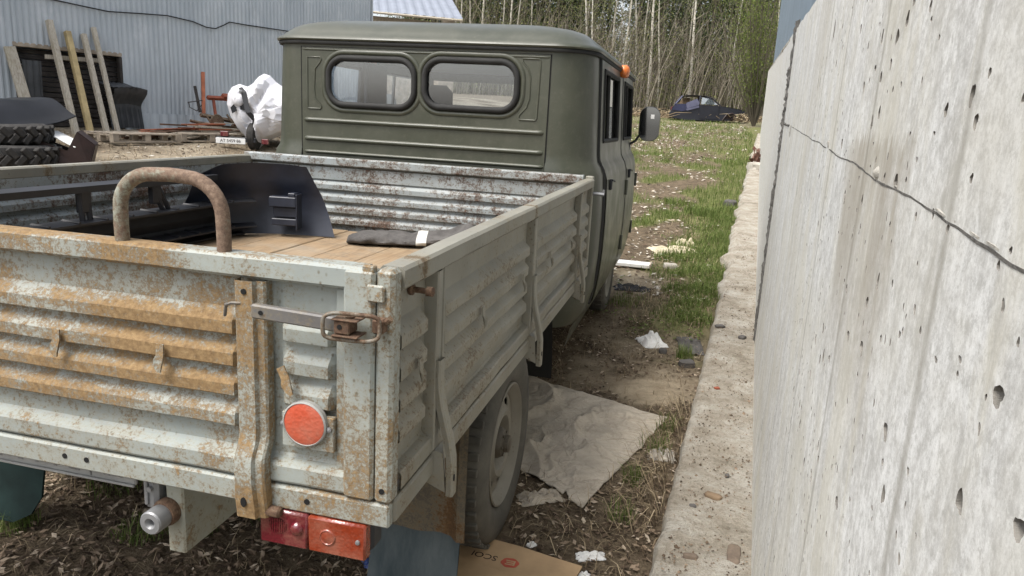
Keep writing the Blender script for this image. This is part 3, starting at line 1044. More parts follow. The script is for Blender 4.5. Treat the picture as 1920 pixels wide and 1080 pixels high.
birch_vars = [birch_mesh(s, H, r, lf, ln) for s, H, r, lf, ln in ((1, 12, .085, 4, .06), (2, 13, .07, 6, .10), (3, 11, .06, 4, .14), (4, 14, .10, 5, .05), (5, 10, .05, 7, .18))]
FR = random.Random(5)
spots = []
for k in range(46):
    x = -19 + 27 * (k + FR.uniform(.1, .9)) / 46
    y = 49.5 + FR.uniform(-1.5, 7) - .10 * x
    spots.append((x, y))
for k, (x, y) in enumerate(spots):
    place_tree('birch_tree', birch_vars[k % 5], ('birch_bark', 'twig', 'young_leaf'), ('trunk', 'crown', 'foliage'), (x, y, gz(x, y) - .05), FR.uniform(0, 6.28), FR.uniform(.8, 1.15),
               'slender white barked birch with thin twigs at the forest edge', 'tree', 'birches along the forest edge')

def sapling_mesh(seed):
    rg = random.Random(seed)
    tr, cr = MB(), MB()
    for s in range(rg.randint(3, 5)):
        H = rg.uniform(3.5, 6.5)
        lx_, ly_ = rg.uniform(-.1, .42), rg.uniform(-.25, .25)
        b = Vector((rg.gauss(0, .25), rg.gauss(0, .25), 0))
        pts = [b + Vector((lx_ * H * t ** 1.4, ly_ * H * t ** 1.4, H * t)) for t in (0, .25, .5, .75, 1)]
        tr.tube(pts, [.026 * (1 - .8 * t) for t in (0, .25, .5, .75, 1)], 5, True, 0.0, rg.uniform(.35, 1))
        for k in range(16):
            t = rg.uniform(.3, 1)
            i = min(3, int(t * 4))
            p = pts[i].lerp(pts[i + 1], t * 4 - i)
            e = p + Vector((rg.gauss(.1, .35), rg.gauss(0, .35), rg.uniform(.2, .8)))
            ribbon(cr, [p, p.lerp(e, .5) + Vector((0, 0, -.03)), e], .009, rg.uniform(.3, .9))
    return tr.mesh('stem', 50, False), cr.mesh('branches', 0, False)
sap_vars = [sapling_mesh(20 + i) for i in range(5)]
for k in range(40):
    x = -10 + 19.5 * (k + FR.uniform(.0, 1)) / 40
    y = 46.8 + FR.uniform(0, 3.0) - .05 * x
    place_tree('leaning_sapling', sap_vars[k % 5], ('twig', 'twig'), ('stem', 'branches'), (x, y, gz(x, y) - .05), FR.uniform(-.5, .5), FR.uniform(.8, 1.2),
               'clump of bare leaning saplings in front of the forest', 'sapling', 'bare saplings in front of the forest')

def spruce_mesh(seed, H):
    rg = random.Random(seed)
    tr, cr = MB(), MB()
    tr.tube([(0, 0, 0), (0, 0, H * .5), (0, 0, H)], [.17, .1, .02], 6)
    z = .6
    while z < H:
        f = 1 - z / H
        R_ = .35 + 2.4 * f ** .8
        for k in range(int(7 + 7 * f)):
            az = rg.uniform(0, 6.28)
            L = R_ * rg.uniform(.65, 1.1)
            d = Vector((math.cos(az), math.sin(az), 0))
            sd = Vector((-d.y, d.x, 0))
            for s in range(int(6 + 9 * L)):
                t = rg.uniform(.12, 1)
                p = d * L * t + Vector((0, 0, z - .35 * L * t * t + .1 * t + rg.gauss(0, .06)))
                w = (1.05 - t * .75) * .42
                p += sd * rg.uniform(-w, w)
                a = (d * rg.uniform(.5, 1) + sd * rg.uniform(-.9, .9) + Vector((0, 0, rg.uniform(-.9, .1)))).normalized()
                b = a.orthogonal().normalized()
                b.rotate(Matrix.Rotation(rg.uniform(0, 6.28), 3, a))
                l_, w_ = rg.uniform(.10, .24), rg.uniform(.02, .055)
                cr.add([p - b * w_, p + a * l_, p + b * w_, p - a * l_ * .4], [(0, 1, 2, 3)], 0.0, rg.random() * (.5 + .5 * t))
        z += .26 + .12 * f
    return tr.mesh('trunk', 40, False), cr.mesh('crown', 0, False)
spr_vars = [spruce_mesh(31, 15), spruce_mesh(32, 18), spruce_mesh(33, 13)]
gap_dir = lambda y: 1.45 + (y + 1.15) * (-.118)
k = 0
for row, (y0, dx, n) in enumerate(((54, 1.7, 21), (58.5, 1.6, 23), (63, 1.7, 24))):
    for i in range(n):
        x = -23 + dx * i * 1.05 + FR.uniform(-.6, .6) + row * .7
        y = y0 + FR.uniform(-1.2, 1.2) - .08 * x
        if abs(x - gap_dir(y)) < (1.0, 1.0, .8)[row]:
            continue
        place_tree('spruce_tree', spr_vars[k % 3], ('brown_bark', 'spruce'), ('trunk', 'crown'), (x, y, gz(x, y) - .1), FR.uniform(0, 6.28), FR.uniform(.9, 1.2),
                   'dark green spruce standing behind the birches', 'tree', 'spruces behind the birches')
        k += 1

# undergrowth: thin stems and small leaves nobody could count
mb = MB()
lf = MB()
for k in range(4200):
    x = FR.uniform(-22, 11)
    y = 47.5 + FR.random() ** 1.3 * 9 - .06 * x
    H = 1.4 + 7 * FR.random() ** 2
    b = Vector((x, y, gz(x, y) - .05))
    l1, l2 = FR.gauss(.10, .2), FR.gauss(0, .2)
    pts = [b, b + Vector((l1 * .35, l2 * .35, .5)) * H, b + Vector((l1, l2, 1)) * H]
    mb.tube(pts, [FR.uniform(.009, .02), .011, .003], 3, False, 0.0, FR.uniform(.0, .85))
    if True:
        for s in range(FR.randint(4, 12)):
            t = FR.uniform(.15, 1)
            c = pts[0].lerp(pts[2], t) + Vector((FR.gauss(0, .35), FR.gauss(0, .3), FR.gauss(0, .3)))
            leafquad(lf, c, FR.uniform(.03, .085), FR.random(), FR)
kind(tag(obj(mb, 'undergrowth_stems', 'twig', None, 0, False, (0, 50, 2)), 'tangle of thin bare brown undergrowth stems at the forest edge', 'undergrowth'), 'stuff')
for k in range(46000):
    x = FR.uniform(-22, 10)
    y = 47.0 + FR.random() * 6 - .06 * x
    c = Vector((x, y, gz(x, y) + .6 + 8.5 * FR.random() ** 1.2))
    if nz(x, c.z * .6, y * .3, .8) < .0:
        continue
    leafquad(lf, c, FR.uniform(.022, .06), FR.uniform(.2, 1), FR)
kind(tag(obj(lf, 'undergrowth_leaves', 'olive_leaf', None, 0, False, (0, 50, 2)), 'haze of small olive leaves on the forest undergrowth', 'undergrowth'), 'stuff')

# budding willow at the far end of the wall
wil = empty('budding_willow', (4.15, 40.5, gz(4.15, 40.5)), 'bushy willow with fresh green leaves by the far end of the wall', 'tree')
st, br, lv = MB(), MB(), MB()
wb_ = Vector((4.15, 40.5, gz(4.15, 40.5) - .05))
for s in range(26):
    H = FR.uniform(5, 9.5)
    az = FR.uniform(0, 6.28)
    sp = FR.uniform(.04, .36)
    tip = lambda t: wb_ + Vector((math.cos(az) * sp * H * t ** .8 - .04 * H * t, math.sin(az) * sp * H * t ** .8, H * t))
    pts = [tip(t) for t in (0, .2, .45, .7, 1)]
    st.tube(pts, [.05, .042, .03, .018, .006], 5, True, 0.0, FR.uniform(.1, .5))
    for k in range(46):
        t = FR.uniform(.15, 1)
        p = tip(t)
        e = p + Vector((FR.gauss(0, .32), FR.gauss(0, .32), FR.uniform(.2, .9)))
        ribbon(br, [p, p.lerp(e, .5), e], .007, FR.uniform(.2, .6))
        for q in range(12):
            leafquad(lv, p.lerp(e, FR.random()) + Vector((FR.gauss(0, .16), FR.gauss(0, .16), FR.gauss(0, .14))), FR.uniform(.022, .055), FR.random(), FR)
for q, nm, mt in ((st, 'stem', 'twig'), (br, 'branches', 'twig'), (lv, 'foliage', 'young_leaf')):
    kind(obj(q, nm, mt, wil, 0, False), 'stuff')

# ================================================================== THE TRUCK
truck = empty('flatbed_truck', (0, 1.216, 0), 'old double cab flatbed truck with olive green cab and rusty grey cargo bed', 'truck')
HW, BL = .965, 2.495
ZT, ZR, ZL, ZS = 1.229, 1.186, .788, .736

# profile of a pressed bed panel: (distance from the outer face, height)
PROF = [(-.024, 1.19)]
for _t, _b in ((1.100, 1.073), (1.037, 1.010), (.975, .950), (.914, .889)):
    PROF += [(-.024, _t + .022), (-.0225, _t + .019), (-.0045, _t + .001), (-.003, _t - .002), (-.003, _b + .002), (-.0045, _b), (-.0225, _b - .004), (-.024, _b - .005)]
PROF += [(-.024, .842), (-.020, .836), (-.002, .829), (.001, .824), (.001, .795), (-.002, .790), (-.020, .788)]

def pressed(name, mat, fn, t0, t1, parent, wearfn, nt=70, dentamp=.0032, prof=PROF, flats=()):
    """fn(t, out, z) -> point; one skin outside, one 3 mm behind it"""
    mb = MB()
    for side in (0, 1):
        def p(i, j):
            t = t0 + (t1 - t0) * i / nt
            d, z = prof[j]
            if z > .846 and d > -.024:
                for f0, f1 in flats:
                    k_ = sm((t - f0 + .010) / .010) * sm((f1 + .010 - t) / .010)
                    d = d + (-.024 - d) * k_
            d += dentamp * nz(t, z, 2, 7) + dentamp * .9 * nz(t, z, 6, 2.5) - side * .003
            return fn(t, d, z)
        mb.grid(nt, len(prof) - 1, p, lambda i, j: wearfn(t0 + (t1 - t0) * i / nt, prof[j][0], prof[j][1]))
    return obj(mb, name, mat, parent, 22, True)

def rail(name, mat, fn, t0, t1, parent, wear, z0=ZR, z1=ZT, d0=-.044, d1=.004, n=40):
    mb = MB()
    c = .006
    prof = [(d1, z0 + c), (d1, z1 - c), (d1 - c, z1), (d0 + c, z1), (d0, z1 - c), (d0, z0 + c), (d0 + c, z0), (d1 - c, z0), (d1, z0 + c)]
    mb.grid(n, len(prof) - 1, lambda i, j: fn(t0 + (t1 - t0) * i / n, prof[j][0] + .0012 * nz(t0 + (t1 - t0) * i / n, j, 1, 5), prof[j][1] + .0015 * nz(t0 + (t1 - t0) * i / n, 3, 1, 3)),
            lambda i, j: wear(t0 + (t1 - t0) * i / n, prof[j][1]))
    for e in (0, n):
        k = len(mb.v)
        mb.add([fn(t0 + (t1 - t0) * e / n, d, z) for d, z in prof[:-1]], [tuple(range(8))])
    return obj(mb, name, mat, parent, 30)

TAIL = lambda t, d, z: Vector((t, -d, z))
RIGHT = lambda t, d, z: Vector((HW + d, t, z))
LEFT = lambda t, d, z: Vector((-HW - d, t, z))
FRONT = lambda t, d, z: Vector((t, BL - .045 - d, z))     # pressed ribs face into the bed
LEFTIN = lambda t, d, z: Vector((-HW + .056 + d, t, z))

def hook(parent, fn, t, z, mat='bed_paint', tilt=0.0, wear=.45):
    """bent steel tab hanging from a rib, for tying down a tarpaulin"""
    mb = MB()
    poly = [(-.0085, .026), (.0085, .026), (.0085, .004), (.0105, -.006), (.006, -.022), (.0022, -.030), (-.0045, -.030), (-.0075, -.022), (-.0105, -.006), (-.0085, .004)]
    ct, s_ = math.cos(tilt), math.sin(tilt)
    prof = lambda b: .004 + .011 * sm((.010 - b) / .025) - .006 * sm((-b - .012) / .02)
    n = len(poly)
    vs = []
    for dd in (0, .003):
        for a, b in poly:
            vs.append(fn(t + a * ct - b * s_, prof(b) + dd, z + a * s_ + b * ct))
    fs = [tuple(range(n)), tuple(range(2 * n - 1, n - 1, -1))] + [(i, (i + 1) % n, n + (i + 1) % n, n + i) for i in range(n)]
    mb.add(vs, fs, wear)
    return obj(mb, 'tie_hook', mat, parent, 30)

# ---- tailgate
tg_wear = lambda t, d, z: (.74 if d > -.01 else .20) * (1.0 - .8 * sm((t - .60) / .12)) * min(1.1, max(.1, .38 + 1.5 * (.42 + nz(t, z * 2, 4, 3.4)))) * (1 if z > .86 else .35) + (.25 if t < .66 else -.1)
tailgate = pressed('tailgate', 'bed_paint', TAIL, -.93, .928, truck, tg_wear, 180, flats=((.652, .735), (.846, .93), (-.735, -.652), (-.93, -.846)))
rail('top_rail', 'bed_paint', TAIL, -.93, .905, tailgate, lambda t, z: (.9 * sm((nz(t, z, 8, 4.5) + .02) * 3) + (.5 if z > ZT - .003 else 0)) if t < .68 else (.5 if z > ZT - .003 else .0))
for s in (-1, 1):
    # end stile
    mb = MB().box(s * .870, s * .930, -.0075, .030, ZL - .001, ZT - .003, .006, wear=.35)
    obj(mb, 'end_stile', 'bed_paint', tailgate, 30)
    mb = MB().box(s * .848, s * .869, .012, .028, ZL + .03, ZR - .002, .002, wear=.1)
    obj(mb, 'end_flange', 'bed_paint', tailgate, 30)
    # hinge strap: channel that steps out over the sill
    def strap_path(z):
        return .012 + .020 * sm((.885 - z) / .05) - .004 * sm((.75 - z) / .02)
    mb = MB()
    zs = [1.185, 1.10, 1.0, .93, .90, .885, .87, .855, .84, .80, .76, .735, .722]
    x0, x1 = (.659, .717) if s > 0 else (-.717, -.659)
    cr = [(x0, -.02), (x0, .0), (x0 + .004, .004), (x1 - .020, .004), (x1 - .016, -.004), (x1 - .004, -.006), (x1, -.010), (x1, -.03)]
    mb.grid(len(zs) - 1, len(cr) - 1, lambda i, j: Vector((cr[j][0] + (.004 * (i > 9) if cr[j][0] > (x0 + x1) / 2 else 0), -(strap_path(zs[i]) + cr[j][1]), zs[i])), lambda i, j: .42 + .65 * sm((.83 - zs[i]) / .09))
    mb.grid(1, len(cr) - 1, lambda i, j: Vector((cr[j][0], -(strap_path(.722) + cr[j][1]) if i == 0 else 0.01, .722 - .001 * i)), lambda i, j: 1.0)
    st = obj(mb, 'hinge_strap', 'bed_paint', tailgate, 30)
    for zz, rr in ((1.165, .0055), (.757, .006)):
        mb = MB().lathe([(rr, 0), (rr, .0016)], ((x0 + x1) / 2 - .008, -(strap_path(zz) + .0042), zz), (0, -1, 0), 12)
        mb.v = [(q[0], q[1], zz + (q[2] - zz) * (1.7 if zz < .8 else 1)) for q in mb.v]
        obj(mb, 'bolt_hole', 'hole_black', st, 40)
    mb = MB().lathe([(.011, 0), (.011, .03), (.007, .034)], (x1 - .006, -.012, .734), (1, 0, 0), 12, wear=1)
    obj(mb, 'hinge_pin', 'rust_metal', st, 30)
for x, tl in ((-.75, 0), (-.49, 0), (-.25, 0), (.0, 0), (.246, 0), (.487, 0)):
    hook(tailgate, TAIL, x, 1.012, tilt=tl)
hook(tailgate, TAIL, .757, 1.004, tilt=.5)
# small wire clip left of the strap
mb = MB().tube([(.64, -.012, 1.135), (.656, -.018, 1.142), (.672, -.014, 1.142)], .0032, 6)
mb.tube([(.640, -.012, 1.137), (.632, -.006, 1.112)], .0032, 6)
obj(mb, 'wire_clip', 'latch_metal', tailgate, 40)
# grab hoop welded on the top rail
mb = MB()
hp = [(.401, .014, 1.222), (.400, .014, 1.26), (.401, .014, 1.293)]
for i in range(1, 8):
    t = PI / 2 * i / 8
    hp.append((.401 + .072 * (1 - math.cos(t)), .014, 1.293 + .066 * math.sin(t)))
hp += [(.473, .014, 1.359), (.513, .014, 1.361), (.550, .014, 1.359)]
for i in range(1, 8):
    t = PI / 2 * i / 8
    hp.append((.550 + .071 * math.sin(t), .014, 1.359 - .068 * (1 - math.cos(t))))
hp += [(.621, .014, 1.291), (.622, .014, 1.26), (.622, .014, 1.222)]
mb.tube(hp, .0132, 16, wear=[.2 + .75 * sm((q[0] - .44) / .1) for q in hp for _ in range(16)])
obj(mb, 'grab_hoop', 'hoop_paint', tailgate, 50, label='rusty bent tube hoop welded on the tailgate rail')
# reflector with its plate
pl = MB().box(.742, .849, .001, .014, .868, .938, .002, wear=.05)
plate = obj(pl, 'reflector_plate', 'bed_paint', tailgate, 30)
mb = MB().lathe([(.0445, -.004), (.0445, .006), (.0415, .0085), (.0405, .006)], (.793, -.001, .922), (0, -1, 0), 40, wear=0)
obj(mb, 'reflector_rim', 'plate_grey', plate, 40)
mb = MB().lathe([(.0406, 0), (.0406, .006), (.037, .0072), (.02, .0078), (.004, .008)], (.793, -.002, .922), (0, -1, 0), 40)
obj(mb, 'reflector_lens', 'reflector_orange', plate, 50, label='round faded orange red reflector')
for x, z in ((.746, .915), (.8405, .916)):
    mb = MB().lathe([(.0055, 0), (.005, .003), (.002, .0042)], (x, -.001, z), (0, -1, 0), 12)
    obj(mb, 'screw', 'steel_grey', plate, 40)
# over-centre latch
latch = MB()
q = MB().box(-.012, .176, -.016, 0, -.013, .013, .003)
mt = Matrix.Translation((.724, -.030, 1.139)) @ Matrix.Rotation(.035, 4, 'Y')
latch.add([mt @ Vector(v) for v in q.v], q.f, .15)
latch_o = obj(latch, 'latch_lever', 'latch_metal', tailgate, 30, label='scuffed steel latch lever across the tailgate corner')
mb = MB().lathe([(.0042, 0), (.0042, .0012)], (.733, -.0468, 1.139), (0, -1, 0), 10)
obj(mb, 'pivot_hole', 'hole_black', latch_o)
mb = MB().box(.877, .906, -.054, -.020, 1.121, 1.145, .002, wear=1.0)
mb.box(.874, .922, -.058, -.018, 1.1452, 1.1482, .001, wear=1.0)
mb.box(.874, .922, -.058, -.018, 1.1165, 1.1195, .001, wear=1.0)
mb.lathe([(.008, 0), (.008, .0025)], (.900, -.038, 1.1483), (0, 0, 1), 12, wear=1)
obj(mb, 'latch_block', 'rust_metal', latch_o, 30)
mb = MB().lathe([(.0045, 0), (.0045, .0012)], (.8885, -.0542, 1.134), (0, -1, 0), 10)
obj(mb, 'rivet_hole', 'hole_black', latch_o)
mb = MB()
loop = []
for i in range(33):
    t = 2 * PI * i / 32
    cx, cz = math.cos(t), math.sin(t)
    e = lambda v: math.copysign(abs(v) ** .45, v)
    loop.append((.907 + .047 * e(cx), -.048 + .012 * math.cos(t), 1.134 + .0235 * e(cz)))
mb.tube(loop, .0038, 8, False, wear=.5)
obj(mb, 'wire_loop', 'latch_metal', latch_o, 60)
# corner plate of the tailgate top (folded tab)
mb = MB().box(.905, .9275, -.004, .012, 1.212, 1.2335, .002, wear=.7)
obj(mb, 'folded_tab', 'bed_paint', tailgate, 30)

# ---- right and left side boards with their rails, straps and hooks
def side_board(fn, sgn, inner=False):
    mat = 'shaded_side_paint'
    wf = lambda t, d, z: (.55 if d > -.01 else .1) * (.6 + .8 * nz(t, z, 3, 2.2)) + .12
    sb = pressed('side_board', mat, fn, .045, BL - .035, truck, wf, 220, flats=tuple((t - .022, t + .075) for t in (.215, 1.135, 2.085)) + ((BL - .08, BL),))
    def rw(t, z):
        spot = max(sm(1 - abs(t - 1.135) / .035), sm(1 - abs(t - .135) / .03))
        return .15 + 1.3 * spot
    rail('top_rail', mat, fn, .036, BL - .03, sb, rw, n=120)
    for i, t in enumerate((.215, 1.135, 2.085)):
        mb = MB()
        outp = lambda z: .010 + .032 * sm((.96 - z) / .20)
        # flat channel against the board
        zs = [1.188, 1.1, 1.0, .92, .86, .80]
        cr = [(0, -.024), (0, .002), (.003, .005), (.024, .005), (.027, -.004), (.044, -.004), (.047, .001), (.055, .001), (.058, -.002), (.058, -.024)]
        mb.grid(len(zs) - 1, len(cr) - 1, lambda a, b: fn(t + cr[b][0], cr[b][1], zs[a]), lambda a, b: .25)
        # narrow blade that bends out over the sill
        zs = [1.0, .97, .94, .90, .86, .82, .78, .74, .71, .690]
        cr = [(.002, -.012), (.0, .0), (.003, .004), (.027, .004), (.030, .0), (.028, -.012), (.002, -.012)]
        mb.grid(len(zs) - 1, len(cr) - 1, lambda a, b: fn(t + cr[b][0] + .012 * sm((.95 - zs[a]) / .25), outp(zs[a]) + cr[b][1], zs[a]), lambda a, b: .30 + .3 * (zs[a] < .75))
        # hinge leaf on the sill
        mb.add([fn(t + .010, d_, z_) for d_, z_ in ((-.02, .80), (.022, .79), (.03, .70), (-.02, .72))] + [fn(t + .055, d_, z_) for d_, z_ in ((-.02, .80), (.008, .79), (.016, .71), (-.02, .72))],
               [(0, 1, 2, 3), (7, 6, 5, 4), (0, 4, 5, 1), (1, 5, 6, 2), (2, 6, 7, 3), (3, 7, 4, 0)], .35)
        stp = obj(mb, 'hinge_strap', mat, sb, 30)
        mb = MB()
        c = fn(t + .03, .020, .712)
        mb.lathe([(.013, -.02), (.013, .012), (.008, .014)], c, (sgn, 0, 0), 12, wear=.5)
        obj(mb, 'hinge_pin', 'guard_metal', stp, 30)
        mb = MB().lathe([(.0045, 0), (.0045, .0015)], fn(t + .018, outp(.735) + .0042, .735), (sgn, 0, 0), 10)
        mb.v = [(q[0], q[1], .735 + (q[2] - .735) * 1.8) for q in mb.v]
        obj(mb, 'bolt_hole', 'hole_black', stp, 40)
    for t in (.121, .553, .99, 1.426, 1.858):
        hook(sb, fn, t, 1.010, mat, .03, .45)
    return sb
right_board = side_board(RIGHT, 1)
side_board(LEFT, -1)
# eye bolt near the rear corner
mb = MB().lathe([(.012, 0), (.012, .006), (.006, .008), (.006, .034), (.0095, .036), (.0095, .048), (.004, .05)], (HW - .022, .128, 1.168), (1, -.1, 0), 12, wear=.9)
obj(mb, 'rusty_bolt', 'rust_metal', right_board, 30)
# front latch rod and upright by the cab
mb = MB().tube([(HW - .005, BL - .012, 1.155), (HW + .055, BL - .012, 1.155)], .009, 8)
mb.tube([(HW + .05, BL - .012, 1.15), (HW + .052, BL - .01, 1.178)], .006, 6)
obj(mb, 'corner_pin', 'steel_grey', right_board, 40)
# inside skins (left side and front board seen from within)
wf_in = lambda t, d, z: (.62 if d > -.01 else .16) * (.75 + .9 * nz(t, z, 6, 3)) + (.15 if z > 1.13 else 0)
PIN = [(0.0 if d == -.024 and z > 1.12 else d, z) for d, z in PROF if z < 1.188 and z > .86] + [(-.024, .85)]
PIN = [(-.012, 1.19), (-.012, 1.126)] + [q for q in PIN if q[1] < 1.12]
pressed('left_inner_skin', 'inner_paint', LEFTIN, .05, BL - .05, truck, wf_in, 80, .002, PIN)
fb = pressed('front_board', 'inner_paint', FRONT, -HW + .02, HW - .02, truck, wf_in, 90, .002, PIN)
mb = MB().box(-HW + .004, HW - .004, BL - .014, BL, .79, 1.222, .003, wear=.3)
obj(mb, 'outer_sheet', 'shaded_side_paint', fb, 30)
rail('top_rail', 'inner_paint', lambda t, d, z: Vector((t, BL - .002 + d, z + .014)), -HW + .006, HW - .05, fb, lambda t, z: .28 + .3 * nz(t, z, 3, 3), d0=-.05, d1=.002, n=60)
for s in (-1, 1):
    # corner posts, rear and front
    mb = MB().box(s * .932, s * (HW + .001), -.006, .034, ZL - .052 + .05, ZT + .001, .007, wear=.38)
    cp = obj(mb, 'corner_post', 'bed_paint', truck, 30)
    mb = MB().box(s * .918, s * .951, -.014, -.0062, 1.172, 1.203, .003, wear=.5)
    obj(mb, 'latch_tab', 'bed_paint', cp, 30)
    mb = MB().box(s * .936, s * .957, -.030, -.0062, 1.121, 1.147, .003, wear=1)
    mb.tube([(s * .957, -.018, 1.14), (s * .968, -.022, 1.150)], .0055, 7, wear=.4)
    obj(mb, 'latch_catch', 'rust_metal', cp, 30)
    mb = MB().lathe([(.0055, 0), (.0055, .0014)], (s * .949, -.0062, .813), (0, -1, 0), 12)
    obj(mb, 'bolt_hole', 'hole_black', cp, 40)
    mb = MB().box(s * (HW - .04), s * (HW - .001), BL - .034, BL + .004, ZL, ZT + .012, .005, wear=.3)
    obj(mb, 'corner_post', 'shaded_side_paint', truck, 30)

# ---- fixed bed frame (sills), floor planks
mb = MB().box(-HW, HW - .002, -.0035, .018, ZS, ZL - .004, .004, wear=.30)
sill = obj(mb, 'rear_sill', 'bed_paint', truck, 30)
for x in (.238, .292, .795):
    mb = MB().lathe([(.0058, 0), (.0058, .0014)], (x, -.0036, .762), (0, -1, 0), 12)
    obj(mb, 'drain_hole', 'hole_black', sill, 40)
for s in (-1, 1):
    mb = MB().box(s * (HW - .03), s * (HW + .002), .019, BL, ZS, ZL - .004, .005, wear=.3)
    obj(mb, 'side_sill', 'shaded_side_paint', truck, 30)
for y in (.35, .8, 1.25, 1.7, 2.15, 2.45):
    obj(MB().box(-HW + .04, HW - .04, y - .03, y + .03, .745, .815, .004), 'cross_bearer', 'guard_metal', truck, 30)
mb = MB().box(-HW + .045, HW - .045, .036, BL - .06, .818, .829)
obj(mb, 'underfloor', 'dark_timber', truck, 0)
px = -HW + .048
pw = [.20, .185, .21, .19, .205, .195, .2, .21, .19]
i = 0
while px < HW - .06:
    w = min(pw[i % 9], HW - .05 - px)
    mb = MB().box(px, px + w - .004, .036, BL - .068, .832, .862 + .0015 * (i % 3), .004, rnd=RN.random())
    obj(mb, 'floor_plank', 'wood_floor', truck, 30)
    px += w
    i += 1

# ---- rear underside: frame rail, tow eye, number plate
for s in (-1, 1):
    x0, x1 = (.433, .476) if s > 0 else (-.476, -.433)
    mb = MB().box(x0, x1, .05, 4.9, .548, .735, .004, wear=.25)
    fr = obj(mb, 'frame_rail', 'frame_paint', truck, 30)
    if s > 0:
        mb = MB().lathe([(.030, 0), (.030, .012), (.027, .02)], (.440, .050, .647), (0, -1, 0), 24, wear=1)
        obj(mb, 'rust_collar', 'rust_metal', fr, 30)
        mb = MB().lathe([(.0245, .018), (.0255, .024), (.0255, .052), (.023, .056), (.012, .056), (.008, .050), (.006, .04)], (.438, .050, .645), (0, -1, 0), 28)
        obj(mb, 'tow_bush', 'steel_grey', fr, 30)
        mb = MB().box(.392, .424, .035, .075, .648, .735, .008)
        mb.box(.397, .405, .029, .036, .662, .725, .002)
        mb.lathe([(.006, 0), (.006, .008)], (.411, .036, .700), (0, -1, 0), 12)
        obj(mb, 'plate_bracket', 'steel_grey', fr, 30)
mb = MB().box(-.17, .36, .050, .060, .688, .80, .003)
mb.box(-.17, .36, .043, .0505, .686, .692, .002)
npl = obj(mb, 'number_plate', 'plate_grey', truck, 30, label='dirty grey number plate tucked under the rear sill')
def put_text(body, size, ext, mw, name, mat, parent):
    me = text_mesh(body, size, ext)
    me.transform(Matrix.Translation(-wloc(parent)) @ mw)
    return link(name, me, mat, parent)
face = lambda x, y, z: Matrix.Translation((x, y, z)) @ Matrix.Rotation(PI / 2, 4, 'X')
put_text('RUS', .030, .0012, face(.305, .0495, .711), 'region_letters', 'steel_grey', npl)
for x, w in ((-.10, .012), (-.05, .022), (.0, .010), (.055, .012), (.10, .008), (.15, .008), (.19, .028)):
    mb = MB().box(x, x + w, .0485, .0499, .70, .712 if w > .02 else .72)
    obj(mb, 'embossed_mark', 'steel_grey', npl, 0)
mb = MB().box(.245, .248, .0485, .0499, .694, .74)
obj(mb, 'embossed_line', 'steel_grey', npl, 0)

# ---- tail lamps
def tail_lamp(s):
    a, b = .694, .918
    P = lambda x: s * x
    mb = MB().box(P(a - .001), P(b + .003), .018, .070, .662, .733, .010)
    tl = obj(mb, 'tail_lamp', 'black_plastic', truck, 30)
    mb = MB().box(P(a), P(.7972), -.008, .0185, .660, .735, .004)
    r_ = obj(mb, 'red_lens', 'lens_red', tl, 40)
    mb = MB().box(P(.7976), P(b), -.008, .0185, .660, .735, .004)
    o_ = obj(mb, 'orange_lens', 'lens_orange', tl, 40)
    mb = MB().lathe([(.014, 0), (.013, .004), (.008, .008), (.002, .009)], (P(.775), -.0075, .703), (0, -1, 0), 20)
    obj(mb, 'clear_dome', 'lens_red', r_, 50)
    mb = MB()
    for i in range(10):
        hgt = .016 * math.sqrt(max(.05, 1 - ((i - 4.5) / 5) ** 2))
        mb.box(P(.716 + .0038 * i), P(.716 + .0038 * i + .0022), -.0105, -.0078, .703 - hgt, .703 + hgt)
    obj(mb, 'lens_flutes', 'lens_red', r_, 0)
    mb = MB().lathe([(.017, 0), (.0165, .002), (.0145, .003), (.013, .0015), (.006, .003), (.002, .0035)], (P(.840), -.0079, .698), (0, -1, 0), 24)
    obj(mb, 'lens_ring', 'lens_orange', o_, 50)
    mb = MB().lathe([(.0048, 0), (.0045, .003), (.002, .0038)], (P(.903), -.0078, .700), (0, -1, 0), 12)
    obj(mb, 'screw', 'steel_grey', o_, 40)
tail_lamp(1)
tail_lamp(-1)

# ---- mud guards and flaps
for s in (-1, 1):
    mb = MB()
    def gd(i, j):
        x = .615 + .295 * i / 12
        z = .735 - .445 * j / 8
        fold = .025 * sm((x - .862) / .02)
        return Vector((s * x, .70 - .05 * (z - .29) / .445 * 0 - fold + .006 * nz(x, z, 1, 6), z + (.012 * nz(x, 0, 0, 14) if j == 8 else 0)))
    for k_ in (0, 1):
        mb.grid(12, 8, lambda i, j: gd(i, j) + Vector((0, .003 * k_, 0)), lambda i, j: .25 + .9 * sm(1 - abs(.615 + .295 * i / 12 - .855) / .035) + .3 * (j > 6))
    mg = obj(mb, 'mud_guard', 'guard_metal', truck, 30)
    mb = MB()
    zb = .055
    if s > 0:
        mb.grid(10, 12, lambda i, j: Vector((.600 + .285 * i / 10, .712 - .03 * (j / 12) ** 2 + .012 * nz(i * .3, j * .2, 2), .33 - (.33 - zb) * j / 12)))
        mb.grid(10, 12, lambda i, j: Vector((.600 + .285 * i / 10, .720 - .03 * (j / 12) ** 2 + .012 * nz(i * .3, j * .2, 2), .33 - (.33 - zb) * j / 12)))
        obj(mb, 'mud_flap', 'flap_rubber', mg, 50)
    else:
        out = [(-.90, .33), (-.90, .13), (-.87, .075), (-.80, .045), (-.71, .045), (-.645, .08), (-.615, .14), (-.605, .33)]
        mb.prism(out, lambda a, b, d: Vector((a, .706 + d - .05 * sm((.3 - b) / .3) + .02 * ((a + .75) / .15) ** 2, b)), 0, .008)
        obj(mb, 'mud_flap', 'green_flap', mg, 30)
